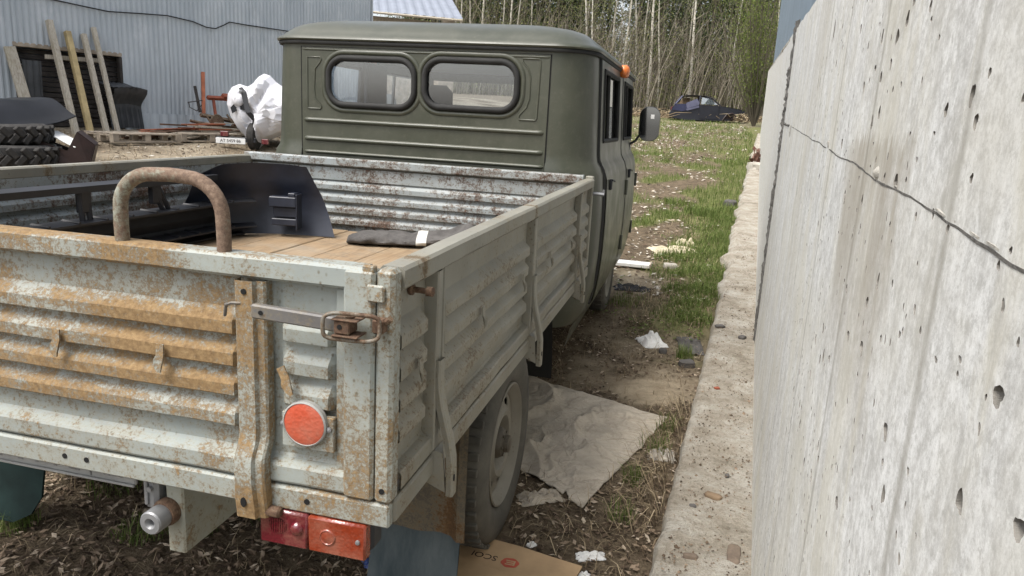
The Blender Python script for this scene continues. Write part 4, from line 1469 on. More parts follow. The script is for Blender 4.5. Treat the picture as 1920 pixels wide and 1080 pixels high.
# dark guard ahead of the rear wheel
for s in (-1, 1):
    mb = MB()
    mb.grid(6, 8, lambda i, j: Vector((s * (.60 + .30 * i / 6), 1.90 + .12 * math.sin(j / 8 * 1.4), .735 - .40 * j / 8)))
    obj(mb, 'mud_guard', 'black_rubber', truck, 40)

# ---- wheels
def wheel(x, y, s):
    """s = +1: outer side faces +x"""
    zc, Rt = .362, .362
    c = Vector((x, y, zc))
    W = .215
    prof = [(.222, -.205), (.235, -.212), (.29, -.2185), (.33, -.205), (.352, -.18), (.360, -.14), (.3615, -.1), (.360, -.055), (.352, -.022), (.336, -.004), (.30, .004), (.262, .003), (.238, -.004), (.226, -.012), (.218, -.02)]
    w = MB().lathe(prof, c, (s, 0, 0), 64, False)
    nl = 44
    for k in range(nl):
        for row, (a, b) in enumerate(((-.062, -.012), (-.2, -.15), (-.145, -.11), (-.105, -.07))):
            t = 2 * PI * (k + .5 * (row % 2)) / nl
            q = MB().box(a, b, -.013, .013, .350, .3655, .003)
            rot = Matrix.Rotation(t, 4, 'X')
            w.add([c + Vector((v[0] * s, 0, 0)) + rot @ Vector((0, v[1], v[2])) for v in map(Vector, q.v)], q.f)
    root = obj(w, 'wheel', 'tyre_rubber', truck, 40)
    tr = root
    # rim well and disc
    r = MB().lathe([(.2205, -.016), (.221, -.006), (.216, -.003), (.208, -.010), (.200, -.022), (.188, -.030), (.182, -.040), (.179, -.048)], c, (s, 0, 0), 48, False)
    r.lathe([(.2205, -.20), (.20, -.19), (.182, -.15), (.179, -.08)], c, (s, 0, 0), 48, False)
    rim = obj(r, 'rim', 'rim_paint', tr, 40)
    holes = []
    for k in range(8):
        a = 2 * PI * k / 8 + .2
        hp_ = []
        for i in range(10):
            t = 2 * PI * i / 10
            rr, aa = .152 + .0155 * math.sin(t), a + .18 * math.cos(t)
            hp_.append((rr * math.cos(aa), rr * math.sin(aa)))
        holes.append(hp_)
    holes.append([(.082 * math.cos(2 * PI * i / 32), .082 * math.sin(2 * PI * i / 32)) for i in range(32)])
    outer = [(.1805 * math.cos(2 * PI * i / 48), .1805 * math.sin(2 * PI * i / 48)) for i in range(48)]
    ex = [(rr * math.cos(2 * PI * i / 32 + .05), rr * math.sin(2 * PI * i / 32 + .05)) for rr in (.10, .118, .132, .171) for i in range(32)]
    v, tri = cdt(outer, holes, ex)
    d = MB()
    bul = lambda rr: -.038 + .020 * sm(1 - abs(rr - .112) / .035) - .02 * sm((.095 - rr) / .02)
    for off in (0, -.004):
        d.add([c + Vector((s * (bul(q.length) + off), q.x, q.y)) for q in v], tri)
    obj(d, 'wheel_disc', 'rim_paint', tr, 35)
    h = MB().lathe([(.084, -.12), (.084, -.075), (.060, -.062), (.055, -.030), (.048, -.018), (.032, -.012), (.030, .004), (.020, .008), (.004, .009)], c, (s, 0, 0), 28)
    for k in range(6):
        a = 2 * PI * k / 6
        p = c + Vector((s * -.018, .040 * math.cos(a), .040 * math.sin(a)))
        h.lathe([(.006, 0), (.006, .008)], p, (s, 0, 0), 6)
    for k in range(5):
        a = 2 * PI * k / 5 + .3
        p = c + Vector((s * -.068, .071 * math.cos(a), .071 * math.sin(a)))
        h.lathe([(.011, 0), (.011, .016), (.006, .022)], p, (s, 0, 0), 6)
    obj(h, 'hub', 'guard_metal', tr, 35)
    b = MB().lathe([(.17, -.19), (.17, -.09)], c, (s, 0, 0), 32)
    obj(b, 'brake_drum', 'black_rubber', tr, 35)
for s in (1, -1):
    wheel(s * .900, 1.216, s)
    wheel(s * .862, 4.62, s)
mb = MB().tube([(-.75, 1.216, .362), (-.2, 1.216, .362), (.2, 1.216, .362), (.75, 1.216, .362)], [.05, .06, .06, .05], 12)
mb.lathe([(.05, -.14), (.13, -.08), (.15, 0), (.12, .08), (.04, .13)], (.15, 1.216, .37), (0, 1, 0), 20)
obj(mb, 'rear_axle', 'black_rubber', truck, 40)
for s in (-1, 1):
    mb = MB()
    for k in range(5):
        L_ = .66 - .11 * k
        mb.grid(8, 1, lambda i, j: Vector((s * .455 - .03 + .06 * j, 1.216 - L_ + 2 * L_ * i / 8, .44 + .18 * ((i - 4) / 4 * L_ / .66) ** 2 - .012 * k)))
    obj(mb, 'leaf_spring', 'black_rubber', truck, 0)
mb = MB().tube([(-.3, .5, .60), (-.3, 4.6, .58)], .05, 10)
obj(mb, 'exhaust_pipe', 'rust_metal', truck, 40)
mb = MB().box(-.2, .25, 2.0, 2.9, .45, .70, .04)
obj(mb, 'fuel_tank', 'black_rubber', truck, 40)

# ---- cab
CX = .015
ZLV = [.42, .48, .60, .80, 1.0, 1.15, 1.225, 1.262, 1.290, 1.33, 1.40, 1.50, 1.60, 1.70, 1.775, 1.815, 1.850]
HWV = [.875, .915, .945, .958, .960, .955, .949, .935, .915, .908, .904, .899, .894, .889, .885, .882, .880]
def chw(z):
    for i in range(len(ZLV) - 1):
        if z <= ZLV[i + 1]:
            t = (z - ZLV[i]) / (ZLV[i + 1] - ZLV[i])
            return HWV[i] + (HWV[i + 1] - HWV[i]) * t
    return HWV[-1]
YR, YF = 2.56, 5.25
def yrear(z):
    return YR - .014 * sm((1.30 - z) / .06)
XPL, XPR = -.672, .697
SY = [2.93, 2.985, 3.715, 3.80, 3.93, 4.02, 4.08, 4.70, 4.85]
def loop(z, inset=0.0):
    hw = chw(z) - inset
    yr = yrear(z) + inset
    yf = YF - .25 * sm((z - 1.3) / .5) - inset
    pts, tagp = [], []
    def seg(x, y, k):
        pts.append(Vector((x, y, z))); tagp.append(k)
    for i in range(9):
        seg(XPL + (XPR - XPL) * i / 8, yr, ('R', i))
    def arc(cx, cy, rx, ry, a0, a1, k, n=8):
        for i in range(1, n):
            t = a0 + (a1 - a0) * i / n
            seg(cx + rx * (abs(math.cos(t)) ** .85) * math.copysign(1, math.cos(t)), cy + ry * (abs(math.sin(t)) ** .85) * math.copysign(1, math.sin(t)), (k, i))
    xr, xl = CX + hw, CX - hw
    ry = 2.80 - yr
    arc(XPR, yr + ry, xr - XPR, ry, -PI / 2, 0, 'c')
    for i, y in enumerate(SY):
        seg(xr - .10 * max(0, y - 4.5) ** 2, y, ('S', i))
    xe = xr - .10 * .35 ** 2
    arc(xe - .28, yf - .30, .28, .30, 0, PI / 2, 'd')
    for i in range(5):
        seg(xe - .28 + (2 * CX - 2 * (xe - .28)) * i / 4, yf, ('F', i))
    arc(2 * CX - xe + .28, yf - .30, .28, .30, PI / 2, PI, 'e')
    for i, y in reversed(list(enumerate(SY))):
        seg(xl + .10 * max(0, y - 4.5) ** 2, y, ('L', i))
    arc(XPL, yr + ry, XPL - xl, ry, PI, 1.5 * PI, 'b')
    return pts, tagp
mb = MB()
rings = [loop(z) for z in ZLV]
n = len(rings[0][0])
vs = [p for r_ in rings for p in r_[0]]
fs = []
for a in range(len(ZLV) - 1):
    zlo, zhi = ZLV[a], ZLV[a + 1]
    for k in range(n):
        k2 = (k + 1) % n
        t1, t2 = rings[0][1][k], rings[0][1][k2]
        if t1[0] == 'R' and t2[0] == 'R' and zlo >= 1.225 and zhi <= 1.816:
            continue
        win = zlo >= 1.399 and zhi <= 1.776
        if win and t1[0] in 'SL' and t2[0] in 'SL':
            lo = min(t1[1], t2[1])
            if lo in (1, 6):
                continue
        if win and (t1[0] in 'F' or t2[0] in 'F' or (t1[0] in 'de' and t1[1] > (4 if t1[0] == 'd' else 0) and not (t1[0] == 'e' and t1[1] > 3))):
            continue
        fs.append((a * n + k, a * n + k2, (a + 1) * n + k2, (a + 1) * n + k))
fs.append(tuple(range(n))[::-1])
mb.add(vs, fs)
cab = obj(mb, 'cab_body', 'cab_paint', truck, 38, False)
# inner lining so that the body shell has thickness round the openings
# rear panel with two rounded window openings
def win_hole(x0, x1, z0, z1, g_=0.0):
    return rrect((x0 + x1) / 2, (z0 + z1) / 2, (x1 - x0) / 2 + g_, (z1 - z0) / 2 + g_, .088 + g_, 9)
W1 = (-.508, -.020, 1.520, 1.760)
W2 = (.036, .531, 1.532, 1.770)
outer = [(XPL + .004, 1.235), (XPR - .004, 1.235), (XPR - .004, 1.812), (XPL + .004, 1.812)]
v, tri = cdt(outer, [win_hole(*W1), win_hole(*W2)])
mb = MB()
mb.add([(q.x, YR - .004, q.y) for q in v], tri)
mb.add([(q.x, YR + .020, q.y) for q in v], tri)
for W_ in (W1, W2):
    hl = win_hole(*W_)
    mb.add([(x, YR - .004, z) for x, z in hl] + [(x, YR + .020, z) for x, z in hl], [(i, (i + 1) % len(hl), len(hl) + (i + 1) % len(hl), len(hl) + i) for i in range(len(hl))])
rp = obj(mb, 'rear_panel', 'cab_paint', cab, 30, False)
def bead(path, w, h, name='pressed_rib', closed=False, mat='cab_paint', parent=rp):
    """low rounded ridge pressed out of the panel; path in (x, z)"""
    mb = MB()
    prof = [(-1, 0), (-.75, .55), (-.35, .95), (0, 1), (.35, .95), (.75, .55), (1, 0)]
    P = [Vector((a, 0, b)) for a, b in path]
    N_ = len(P)
    vs = []
    for i, p in enumerate(P):
        a = P[i - 1] if (i or closed) else p
        b = P[(i + 1) % N_] if (i < N_ - 1 or closed) else p
        d = (b - a).normalized()
        nn = Vector((-d.z, 0, d.x))
        e = 1.0 if closed or 0 < i < N_ - 1 else .15
        for s_, hh in prof:
            vs.append(p + nn * s_ * w * (e if e == 1 else .6) + Vector((0, YR - .0041 - h * hh * e, 0)))
    m_ = len(prof)
    fs = [(i * m_ + j, i * m_ + j + 1, ((i + 1) % N_) * m_ + j + 1, ((i + 1) % N_) * m_ + j) for i in range(N_ if closed else N_ - 1) for j in range(m_ - 1)]
    mb.add(vs, fs)
    return obj(mb, name, mat, parent, 60, True)
def hrib(x0, x1, z, w, h):
    k = [x0, x0 + .012, x0 + .03] + [x0 + .03 + (x1 - x0 - .06) * i / 10 for i in range(1, 10)] + [x1 - .03, x1 - .012, x1]
    bead([(x, z) for x in k], w, h)
hrib(-.655, .680, 1.432, .013, .012)
hrib(-.655, .682, 1.333, .013, .012)
hrib(-.655, .688, 1.262, .010, .010)
hrib(-.660, .690, 1.800, .006, .004)
for W_ in (W1, W2):
    bead(win_hole(*W_, .030), .014, .008, 'window_surround', True)
def emb(pts):
    bead(pts, .005, .0045, 'pressed_outline', True)
emb([(-.635, 1.760), (-.560, 1.760), (-.553, 1.750), (-.560, 1.735), (-.590, 1.70), (-.595, 1.60), (-.590, 1.545), (-.555, 1.512), (-.553, 1.498), (-.560, 1.492), (-.630, 1.492), (-.636, 1.50)])
emb([(.555, 1.790), (.640, 1.790), (.646, 1.78), (.640, 1.50), (.632, 1.492), (.550, 1.492), (.545, 1.502), (.550, 1.516), (.585, 1.555), (.597, 1.60), (.597, 1.70), (.585, 1.74), (.552, 1.775)])
# rubber window seals and panes
for W_ in (W1, W2):
    mb = MB()
    hl = [Vector((x, YR - .009, z)) for x, z in win_hole(*W_, .0)]
    mb.tube(hl + [hl[0]], .0165, 8, False)
    win = obj(mb, 'rear_window', 'black_rubber', cab, 60)
    mb = MB()
    hl = win_hole(*W_, .0)
    mb.prism(hl, lambda a, b, d: Vector((a, YR + d, b)), .002, .006)
    obj(mb, 'pane', 'glass', win, 30)
# panel seams at the cab corners
for x in (XPL, XPR):
    mb = MB().box(x - .002, x + .002, YR - .003, YR + .004, 1.24, 1.815)
    obj(mb, 'panel_seam', 'hole_black', cab, 0)
# roof
RI = [(.012, 1.8505), (-.022, 1.8455), (-.027, 1.853), (-.024, 1.861), (-.004, 1.874), (.016, 1.895), (.040, 1.917), (.075, 1.938), (.13, 1.957), (.21, 1.974), (.33, 1.990), (.48, 2.002), (.66, 2.008), (.80, 2.010)]
mb = MB()
def roofring(ins, z):
    hw = .880 - ins
    yr, yf = YR + ins * (1 if ins < 0 else 1.0), YF - .25 - ins
    r_ = max(.05, .20 - ins * .15)
    out = []
    for k, (cx, cy) in enumerate(((1, 1), (-1, 1), (-1, -1), (1, -1))):
        rx = min(r_, hw)
        for i in range(9):
            t = PI / 2 * k + PI / 2 * i / 8
            out.append(Vector((CX + cx * (hw - rx) + rx * math.cos(t), (yr + yf) / 2 + cy * ((yf - yr) / 2 - r_) + r_ * math.sin(t), z)))
    return out
rr_ = [roofring(*q) for q in RI]
n = len(rr_[0])
fs = [(a * n + k, a * n + (k + 1) % n, (a + 1) * n + (k + 1) % n, (a + 1) * n + k) for a in range(len(rr_) - 1) for k in range(n)]
fs.append(tuple((len(rr_) - 1) * n + k for k in range(n)))
mb.add([p for r_ in rr_ for p in r_], fs)
roof = obj(mb, 'roof', 'cab_paint', cab, 40, False)
mb = MB()
lip = roofring(-.011, 1.8365)
mb.tube(lip + [lip[0]], .0115, 6, False)
obj(mb, 'drip_seal', 'black_rubber', roof, 60)
mb = MB()
q = roofring(.04, 1.842)
mb.add(q, [tuple(range(len(q)))])
obj(mb, 'headliner', 'headliner', roof, 0)

# doors and side windows on both sides
def cab_x(y, z, s, off=0.0):
    return CX + s * (chw(z) - .10 * max(0, y - 4.5) ** 2 + off)
for s in (1, -1):
    for (y0, y1, wy0, wy1) in ((2.885, 3.945, 2.985, 3.715), (4.005, 4.80, 4.08, 4.70)):
        ys = [y0, (y0 + wy0) / 2, wy0] + [wy0 + (wy1 - wy0) * i / 4 for i in range(1, 4)] + [wy1, (wy1 + y1) / 2, y1]
        zs = [.50, .56, .66, .80, .95, 1.10, 1.20, 1.25, 1.275, 1.30, 1.34, 1.40, 1.50, 1.60, 1.70, 1.775, 1.80, 1.832]
        mb = MB()
        for off in (.010, .0012):
            mb.grid(len(ys) - 1, len(zs) - 1, lambda i, j: Vector((cab_x(ys[i], zs[j], s, off + (.006 * sm((1.27 - zs[j]) / .05) if off > .005 else 0)), ys[i], zs[j])), None,
                    lambda i, j: wy0 - .001 <= ys[i] < wy1 - .001 and 1.399 <= zs[j] < 1.774)
        rim_ = [(y0, z) for z in zs] + [(y, zs[-1]) for y in ys[1:]] + [(y1, z) for z in reversed(zs[:-1])] + [(y, zs[0]) for y in reversed(ys[1:-1])]
        m_ = len(rim_)
        mb.add([Vector((cab_x(y, z, s, o_), y, z)) for o_ in (.0012, .010) for y, z in rim_], [(i, (i + 1) % m_, m_ + (i + 1) % m_, m_ + i) for i in range(m_)])
        door = obj(mb, 'door', 'cab_paint', truck, 30)
        # frame, pane and vertical divider
        zw0, zw1 = 1.400, 1.775
        mb = MB()
        path = [(wy0, zw0), (wy1, zw0), (wy1, zw1), (wy0, zw1)]
        for i in range(4):
            a, b = path[i], path[(i + 1) % 4]
            mb.tube([(cab_x(a[0], a[1], s, .008), a[0], a[1]), (cab_x(b[0], b[1], s, .008), b[0], b[1])], .013, 6)
        ym = wy0 + .34 * (wy1 - wy0)
        mb.tube([(cab_x(ym, zw0, s, .003), ym, zw0), (cab_x(ym, zw1, s, .003), ym, zw1)], .012, 6)
        fr = obj(mb, 'window_frame', 'black_rubber', door, 40)
        mb = MB()
        mb.add([Vector((cab_x(y, z, s, -.004), y, z)) for y, z in path], [(0, 1, 2, 3)])
        obj(mb, 'pane', 'glass' if s < 0 else 'dark_glass', fr, 0)
        hy = y0 + .10 if y0 < 3 else y1 - .14
        hy = y0 + .12
        mb = MB().box(-.009, .009, -.016, .016, -.030, .030, .005, Matrix.Translation((cab_x(hy, 1.16, s, .022), hy, 1.165)))
        mb.tube([(cab_x(hy, 1.16, s, .030), hy - .012, 1.19), (cab_x(hy, 1.16, s, .036), hy + .02, 1.187), (cab_x(hy, 1.16, s, .036), hy + .06, 1.18)], .006, 6)
        obj(mb, 'door_handle', 'black_plastic', door, 40)
        for zz in (.70, 1.08):
            obj(MB().tube([(cab_x(y1 - .01, zz, s, .022), y1 - .01, zz - .05), (cab_x(y1 - .01, zz, s, .022), y1 - .01, zz + .05)], .011, 8), 'hinge', 'cab_paint', door, 40)
    for yy in (2.866, 3.975, 4.822):
        mb = MB()
        zs = [.50, .66, .8, 1.0, 1.15, 1.225, 1.262, 1.29, 1.33, 1.5, 1.7, 1.83]
        mb.tube([(cab_x(yy, z, s, -.001), yy, z) for z in zs], .0125, 6)
        obj(mb, 'door_seal', 'black_rubber', truck, 60)
    # roof marker lamp
    base = Vector((cab_x(3.86, 1.835, s, .0), 3.86, 1.835))
    mb = MB().box(-.01, .045, -.038, .038, -.04, .04, .012, Matrix.Translation(base + Vector((s * .015, 0, 0))))
    ml = obj(mb, 'marker_lamp', 'orange_rust', truck, 40)
    mb = MB().lathe([(.040, 0), (.040, .014), (.036, .034), (.022, .048), (.004, .052)], base + Vector((s * .03, -.036, -.002)), (0, -1, 0), 24)
    obj(mb, 'amber_lens', 'lens_amber', ml, 50)
    # mirror on its arm
    mc = Vector((s * 1.068, 4.60, 1.512))
    pts = rrect(0, 0, .077, .128, .066, 8)
    mb = MB()
    m_ = len(pts)
    lay = [(.97, -.004), (1.0, .004), (.97, .020), (.75, .034), (.4, .042)]
    vs = [mc + Vector((s * a * k_, d, b * k_)) for k_, d in lay for a, b in pts]
    fs = [(i * m_ + k, i * m_ + (k + 1) % m_, (i + 1) * m_ + (k + 1) % m_, (i + 1) * m_ + k) for i in range(len(lay) - 1) for k in range(m_)] + [tuple(range((len(lay) - 1) * m_, len(lay) * m_))]
    mb.add(vs, fs)
    mir = obj(mb, 'side_mirror', 'black_plastic', truck, 50)
    mb = MB()
    mb.prism([(a * .965, b * .965) for a, b in pts], lambda a, b, d: mc + Vector((s * a, d - .10 * a * 0, b)), -.0045, -.002)
    mg_ = obj(mb, 'mirror_glass', 'mirror_glass', mir, 30)
    mb = MB().box(-.013, .013, -.001, .0, -.015, .015, 0, Matrix.Translation(mc + Vector((s * .02, -.006, .055))))
    obj(mb, 'sticker', 'white_plastic', mir, 0)
    mb = MB().tube([tuple(mc + Vector((s * -.055, .025, -.06))), tuple(mc + Vector((s * -.095, .03, -.13))), tuple(mc + Vector((s * -.165, .03, -.175)))], [.013, .016, .018], 8, flat=.6)
    mb.box(-.03, .02, -.02, .02, -.03, .03, .006, Matrix.Translation((s * .915, 4.63, 1.335)))
    obj(mb, 'mirror_arm', 'black_plastic', mir, 40)
# windscreen, its seal and wipers
mb = MB()
yw0, yw1 = YF - .03, YF - .24
mb.add([(-.80, YF - .10, 1.40), (.83, YF - .10, 1.40), (.80, YF - .27, 1.775), (-.77, YF - .27, 1.775)], [(0, 1, 2, 3)])
ws_ = obj(mb, 'windscreen', 'glass', cab, 0)
mb = MB()
mb.tube([(CX, YF - .12, 1.38), (CX, YF - .27, 1.79)], .018, 6)
obj(mb, 'windscreen_post', 'cab_paint', cab, 40)
# inside the cab
def seat(x, y, mat, w=.24, name='seat'):
    mb = MB().box(x - w, x + w, y, y + .48, .82, .98, .05)
    mb.box(x - w, x + w, y - .09, y + .06, .95, 1.50, .05)
    so = obj(mb, name, mat, cab, 50)
    mb = MB().box(x - .13, x + .13, y - .10, y + .01, 1.52, 1.70, .05)
    mb.tube([(x - .05, y - .045, 1.47), (x - .05, y - .045, 1.55)], .008, 6)
    mb.tube([(x + .05, y - .045, 1.47), (x + .05, y - .045, 1.55)], .008, 6)
    obj(mb, 'headrest', mat, so, 50)
seat(-.42, 4.02, 'seat_dark')
seat(.46, 4.02, 'seat_blue')
mb = MB().box(-.75, .78, 2.75, 3.25, .85, 1.02, .05)
mb.box(-.75, .78, 2.66, 2.78, .98, 1.46, .05)
obj(mb, 'rear_bench', 'seat_dark', cab, 50)
mb = MB().box(-.78, .81, 4.72, 5.05, 1.02, 1.30, .05)
dash = obj(mb, 'dashboard', 'black_plastic', cab, 50)
mb = MB()
c = Vector((-.42, 4.62, 1.34))
rg_ = [(c + Vector((.21 * math.cos(t), -.07 * math.sin(t), .20 * math.sin(t)))) for t in [2 * PI * i / 32 for i in range(33)]]
mb.tube(rg_, .013, 8, False)
for t in (0.2, 2.9, 4.7):
    mb.tube([c, c + Vector((.2 * math.cos(t), -.065 * math.sin(t), .19 * math.sin(t)))], .010, 6)
mb.tube([c, c + Vector((0, .3, -.12))], .025, 8)
obj(mb, 'steering_wheel', 'black_plastic', dash, 50)
mb = MB().box(-.86, .89, 2.62, 5.0, .78, .82, .01)
obj(mb, 'cab_floor', 'black_rubber', cab, 30)
for s in (-1, 1):
    mb = MB().box(CX + s * .845, CX + s * .872, 3.72, 4.06, .9, 1.82, .006)  # dark boxes added over the pillars to stand in for shade inside the cab
    obj(mb, 'pillar_shade_box', 'seat_dark', cab, 30)
# front end, out of the photograph but part of the truck
mb = MB().box(-.86, .89, YF + .005, YF + .09, .52, .66, .02)
obj(mb, 'front_bumper', 'guard_metal', truck, 30)
for s in (-1, 1):
    mb = MB().lathe([(.10, -.02), (.10, .02), (.085, .035), (.03, .05)], (CX + s * .62, YF - .02, .95), (0, 1, 0), 24)
    obj(mb, 'headlight', 'plate_grey', truck, 40)
# rocker step under the doors
for s in (-1, 1):
    mb = MB()
    mb.grid(10, 4, lambda i, j: Vector((CX + s * (.875 - .012 * j + .02 * (j == 1)), 2.70 + 1.35 * i / 10, .50 - .055 * j)))
    obj(mb, 'rocker_panel', 'cab_paint', truck, 40)

# ================================================================== THINGS IN THE BED
FZ = .8645
# a dismantled bumper cover, its hollow side towards the tailgate
bump = empty('bumper_cover', (-.6, 1.3, FZ), 'dismantled black plastic car bumper cover lying on edge along the bed', 'bumper')
def spine(t):
    """plan line of the cover: along the left side, then round the corner"""
    L1 = 1.62
    if t < L1:
        return Vector((-.80 + .05 * (t / L1), .22 + t, 0)), Vector((.03, 1, 0)).normalized()
    a = min(1.0, (t - L1) / .40) * rad(80)
    r_ = .29
    c = Vector((-.75 + r_, .22 + L1, 0))
    p = c + Vector((-math.cos(a) * r_, math.sin(a) * r_, 0))
    d = Vector((math.sin(a), math.cos(a), 0))
    e = max(0, t - L1 - .40)
    return p + d * e, d
TE = 1.62 + .40 + .24
mb = MB()
def wing(i, j):
    t = 1.50 + (TE - 1.50) * i / 26
    p, d = spine(t)
    nn = Vector((-d.y, d.x, 0))
    k = j / 10
    top = 1.212 - .05 * sm((1.72 - t) / .3) - .004 * math.sin(t * 9)
    z = FZ + .004 + (top - FZ) * k
    bow = .045 * math.sin(k * PI) - .02 * k
    step = -.012 if k > .62 else 0
    slant = -.13 * k * sm((t - 2.05) / .21)
    return p + d * slant + nn * (bow + step) + Vector((0, 0, z - p.z))
mb.grid(26, 10, wing)
mb.grid(26, 10, lambda i, j: wing(i, j) + Vector((-.003, .004, 0)))
obj(mb, 'corner_wing', 'blue_black_plastic', bump, 40, False)
def strip(t0, t1, z, w0, w1, th, name, n=30, bow=0.0):
    mb = MB()
    q = []
    for i in range(n + 1):
        p, d = spine(t0 + (t1 - t0) * i / n)
        nn = Vector((d.y, -d.x, 0))
        zz = z + bow * math.sin(i / n * PI)
        q.append([p + nn * w0 + Vector((0, 0, zz)), p + nn * w1 + Vector((0, 0, zz - .006)), p + nn * w1 + Vector((0, 0, zz - th)), p + nn * w0 + Vector((0, 0, zz - th))])
    vs = [v for r_ in q for v in r_]
    fs = [(i * 4 + k, i * 4 + (k + 1) % 4, i * 4 + 4 + (k + 1) % 4, i * 4 + 4 + k) for i in range(n) for k in range(4)] + [(0, 1, 2, 3), (n * 4 + 3, n * 4 + 2, n * 4 + 1, n * 4)]
    mb.add(vs, fs)
    return obj(mb, name, 'black_plastic', bump, 30)
up = strip(-.1, 1.62, 1.175, -.005, .055, .030, 'upper_rail')
sh = strip(-.1, 1.86, 1.045, .0, .085, .014, 'shelf')
lo = strip(.25, 1.86, .925, .0, .085, .012, 'shelf')
strip(-.1, 1.80, .885, .0, .04, .014, 'lower_lip')
for k in range(14):
    p, d = spine(.05 + .127 * k)
    nn = Vector((d.y, -d.x, 0))
    for z, h in ((1.045, .012), (.925, .010)):
        a = p + nn * .002 + Vector((0, 0, z)); b = p + nn * .083 + Vector((0, 0, z - .003))
        obj(MB().tube([a, b], .006, 4), 'shelf_rib', 'black_plastic', bump, 0)
mb = MB()
def back(i, j):
    p, d = spine(.1 + 1.62 * i / 20)
    nn = Vector((d.y, -d.x, 0))
    return p - nn * (.01 - .012 * (j % 2)) + Vector((0, 0, .87 + .17 * j / 5))
mb.grid(20, 5, back)
obj(mb, 'inner_face', 'black_plastic', bump, 30)
for k, t in enumerate((.02, .42, .86, 1.22)):
    p, d = spine(t)
    nn = Vector((d.y, -d.x, 0))
    mb = MB()
    for dt in (0, .035):
        a = p + nn * .035 + Vector((0, dt, 1.15)); b = p + nn * .045 + Vector((0, dt + (.05 if k % 2 else 0), 1.04))
        mb.tube([a, b], .011, 5)
    mb.box(p.x + .02, p.x + .05, p.y - .005, p.y + .045, 1.07, 1.15, .004)
    obj(mb, 'stay', 'black_plastic', bump, 30)
p, d = spine(2.02)
mb = MB()
mt = Matrix.Translation((p.x, p.y, 0)) @ Matrix.Rotation(math.atan2(d.y, d.x), 4, 'Z')
mb.box(-.06, .075, -.09, -.03, 1.015, 1.065, .004, mt)
mb.box(.035, .07, -.088, -.03, 1.066, 1.085, .003, mt)
mb.box(-.045, .075, -.075, -.02, .965, 1.013, .003, mt)
mb.box(-.05, .075, -.085, -.02, .925, .958, .003, mt)
mb.box(.074, .081, -.09, -.02, .905, 1.08, .002, mt)
obj(mb, 'clip_housing', 'blue_black_plastic', bump, 30)

# rolled grey workwear with a reflective strip
def bundle_pt(i, j, nu=44, nv=20):
    u, t = i / nu, 2 * PI * j / nv
    A, B = Vector((-.17, 2.085, FZ)), Vector((.52, 2.30, FZ))
    p = A.lerp(B, u)
    d = (B - A).normalized()
    nn = Vector((-d.y, d.x, 0))
    end = min(1.0, math.sqrt(max(0, 1 - abs(2 * u - 1) ** 9)))
    hgt = (.031 + .018 * sm((u - .55) / .25)) * end
    wid = (.105 + .05 * sm((u - .6) / .3)) * end
    f = 1 + (.16 + .25 * sm((u - .5) / .3)) * nz(u * 8, t * .8, 2) + .14 * nz(u * 19, t * 1.5, 5) + .06 * math.sin(t * 3 + u * 9)
    z = hgt * (1 + math.sin(t) * (1 if math.sin(t) > 0 else .98)) * (f if math.sin(t) > -.3 else 1)
    return p + nn * (wid * math.cos(t) * f) + Vector((0, 0, max(.001, z)))
mb = MB()
mb.grid(44, 20, bundle_pt)
cb = obj(mb, 'workwear_roll', 'grey_fabric', None, 60, True)
tag(cb, 'rolled up dark grey work trousers with a pale strip on the bed floor', 'clothing')
mb = MB()
mb.grid(3, 20, lambda i, j: bundle_pt(21 + i, j) + (bundle_pt(21 + i, j) - (Vector((-.17, 2.085, FZ)).lerp(Vector((.47, 2.335, FZ)), (21 + i) / 44) + Vector((0, 0, .045)))).normalized() * .003)
obj(mb, 'reflective_strip', 'white_strip', cb, 60, True)

# ================================================================== GROUND THINGS BESIDE THE TRUCK
def lerp4(q, u, v):
    a = Vector(q[0]).lerp(Vector(q[1]), u)
    b = Vector(q[3]).lerp(Vector(q[2]), u)
    return a.lerp(b, v)
quad = [(.62, 2.83), (1.44, 2.50), (1.155, 1.475), (.80, 1.75)]
mb = MB()
def sackp(i, j, dz=0.0):
    u, v = i / 80, j / 80
    p = lerp4([(*q, 0) for q in quad], u, v)
    x, y = p.x, p.y
    e = min(u, 1 - u, v, 1 - v)
    rag = .018 * max(0, 1 - e * 8)
    x += rag * nz(u * 9, v * 9, 1)
    y += rag * nz(u * 9, v * 9, 7)
    if v > .9 and abs(u - .78) < .05:
        y += .03
    rdg = lambda k_, s_: max(0, 1 - abs(nz(x, y, k_, s_)) * 3.2) ** 2
    wr = rdg(2, 2.6) * .030 + rdg(9, 5.5) * .016 + rdg(5, 12) * .006 + .02 * max(0, nz(x, y, 4, 1.6)) + .02 * math.exp(-((x - .98 + .25 * (y - 2.1)) / .06) ** 2) * sm(1 - abs(y - 2.15) / .35)
    return Vector((x, y, gz(x, y) + .012 + max(0, wr) * (.35 + .75 * min(1, e * 6)) + dz))
mb.grid(80, 80, sackp)
mb.grid(80, 80, lambda i, j: sackp(i, j, -.004))
tag(obj(mb, 'sack_sheet', 'sack_cloth', None, 70, False), 'dirty beige woven sack spread on the ground beside the rear wheel', 'sack')

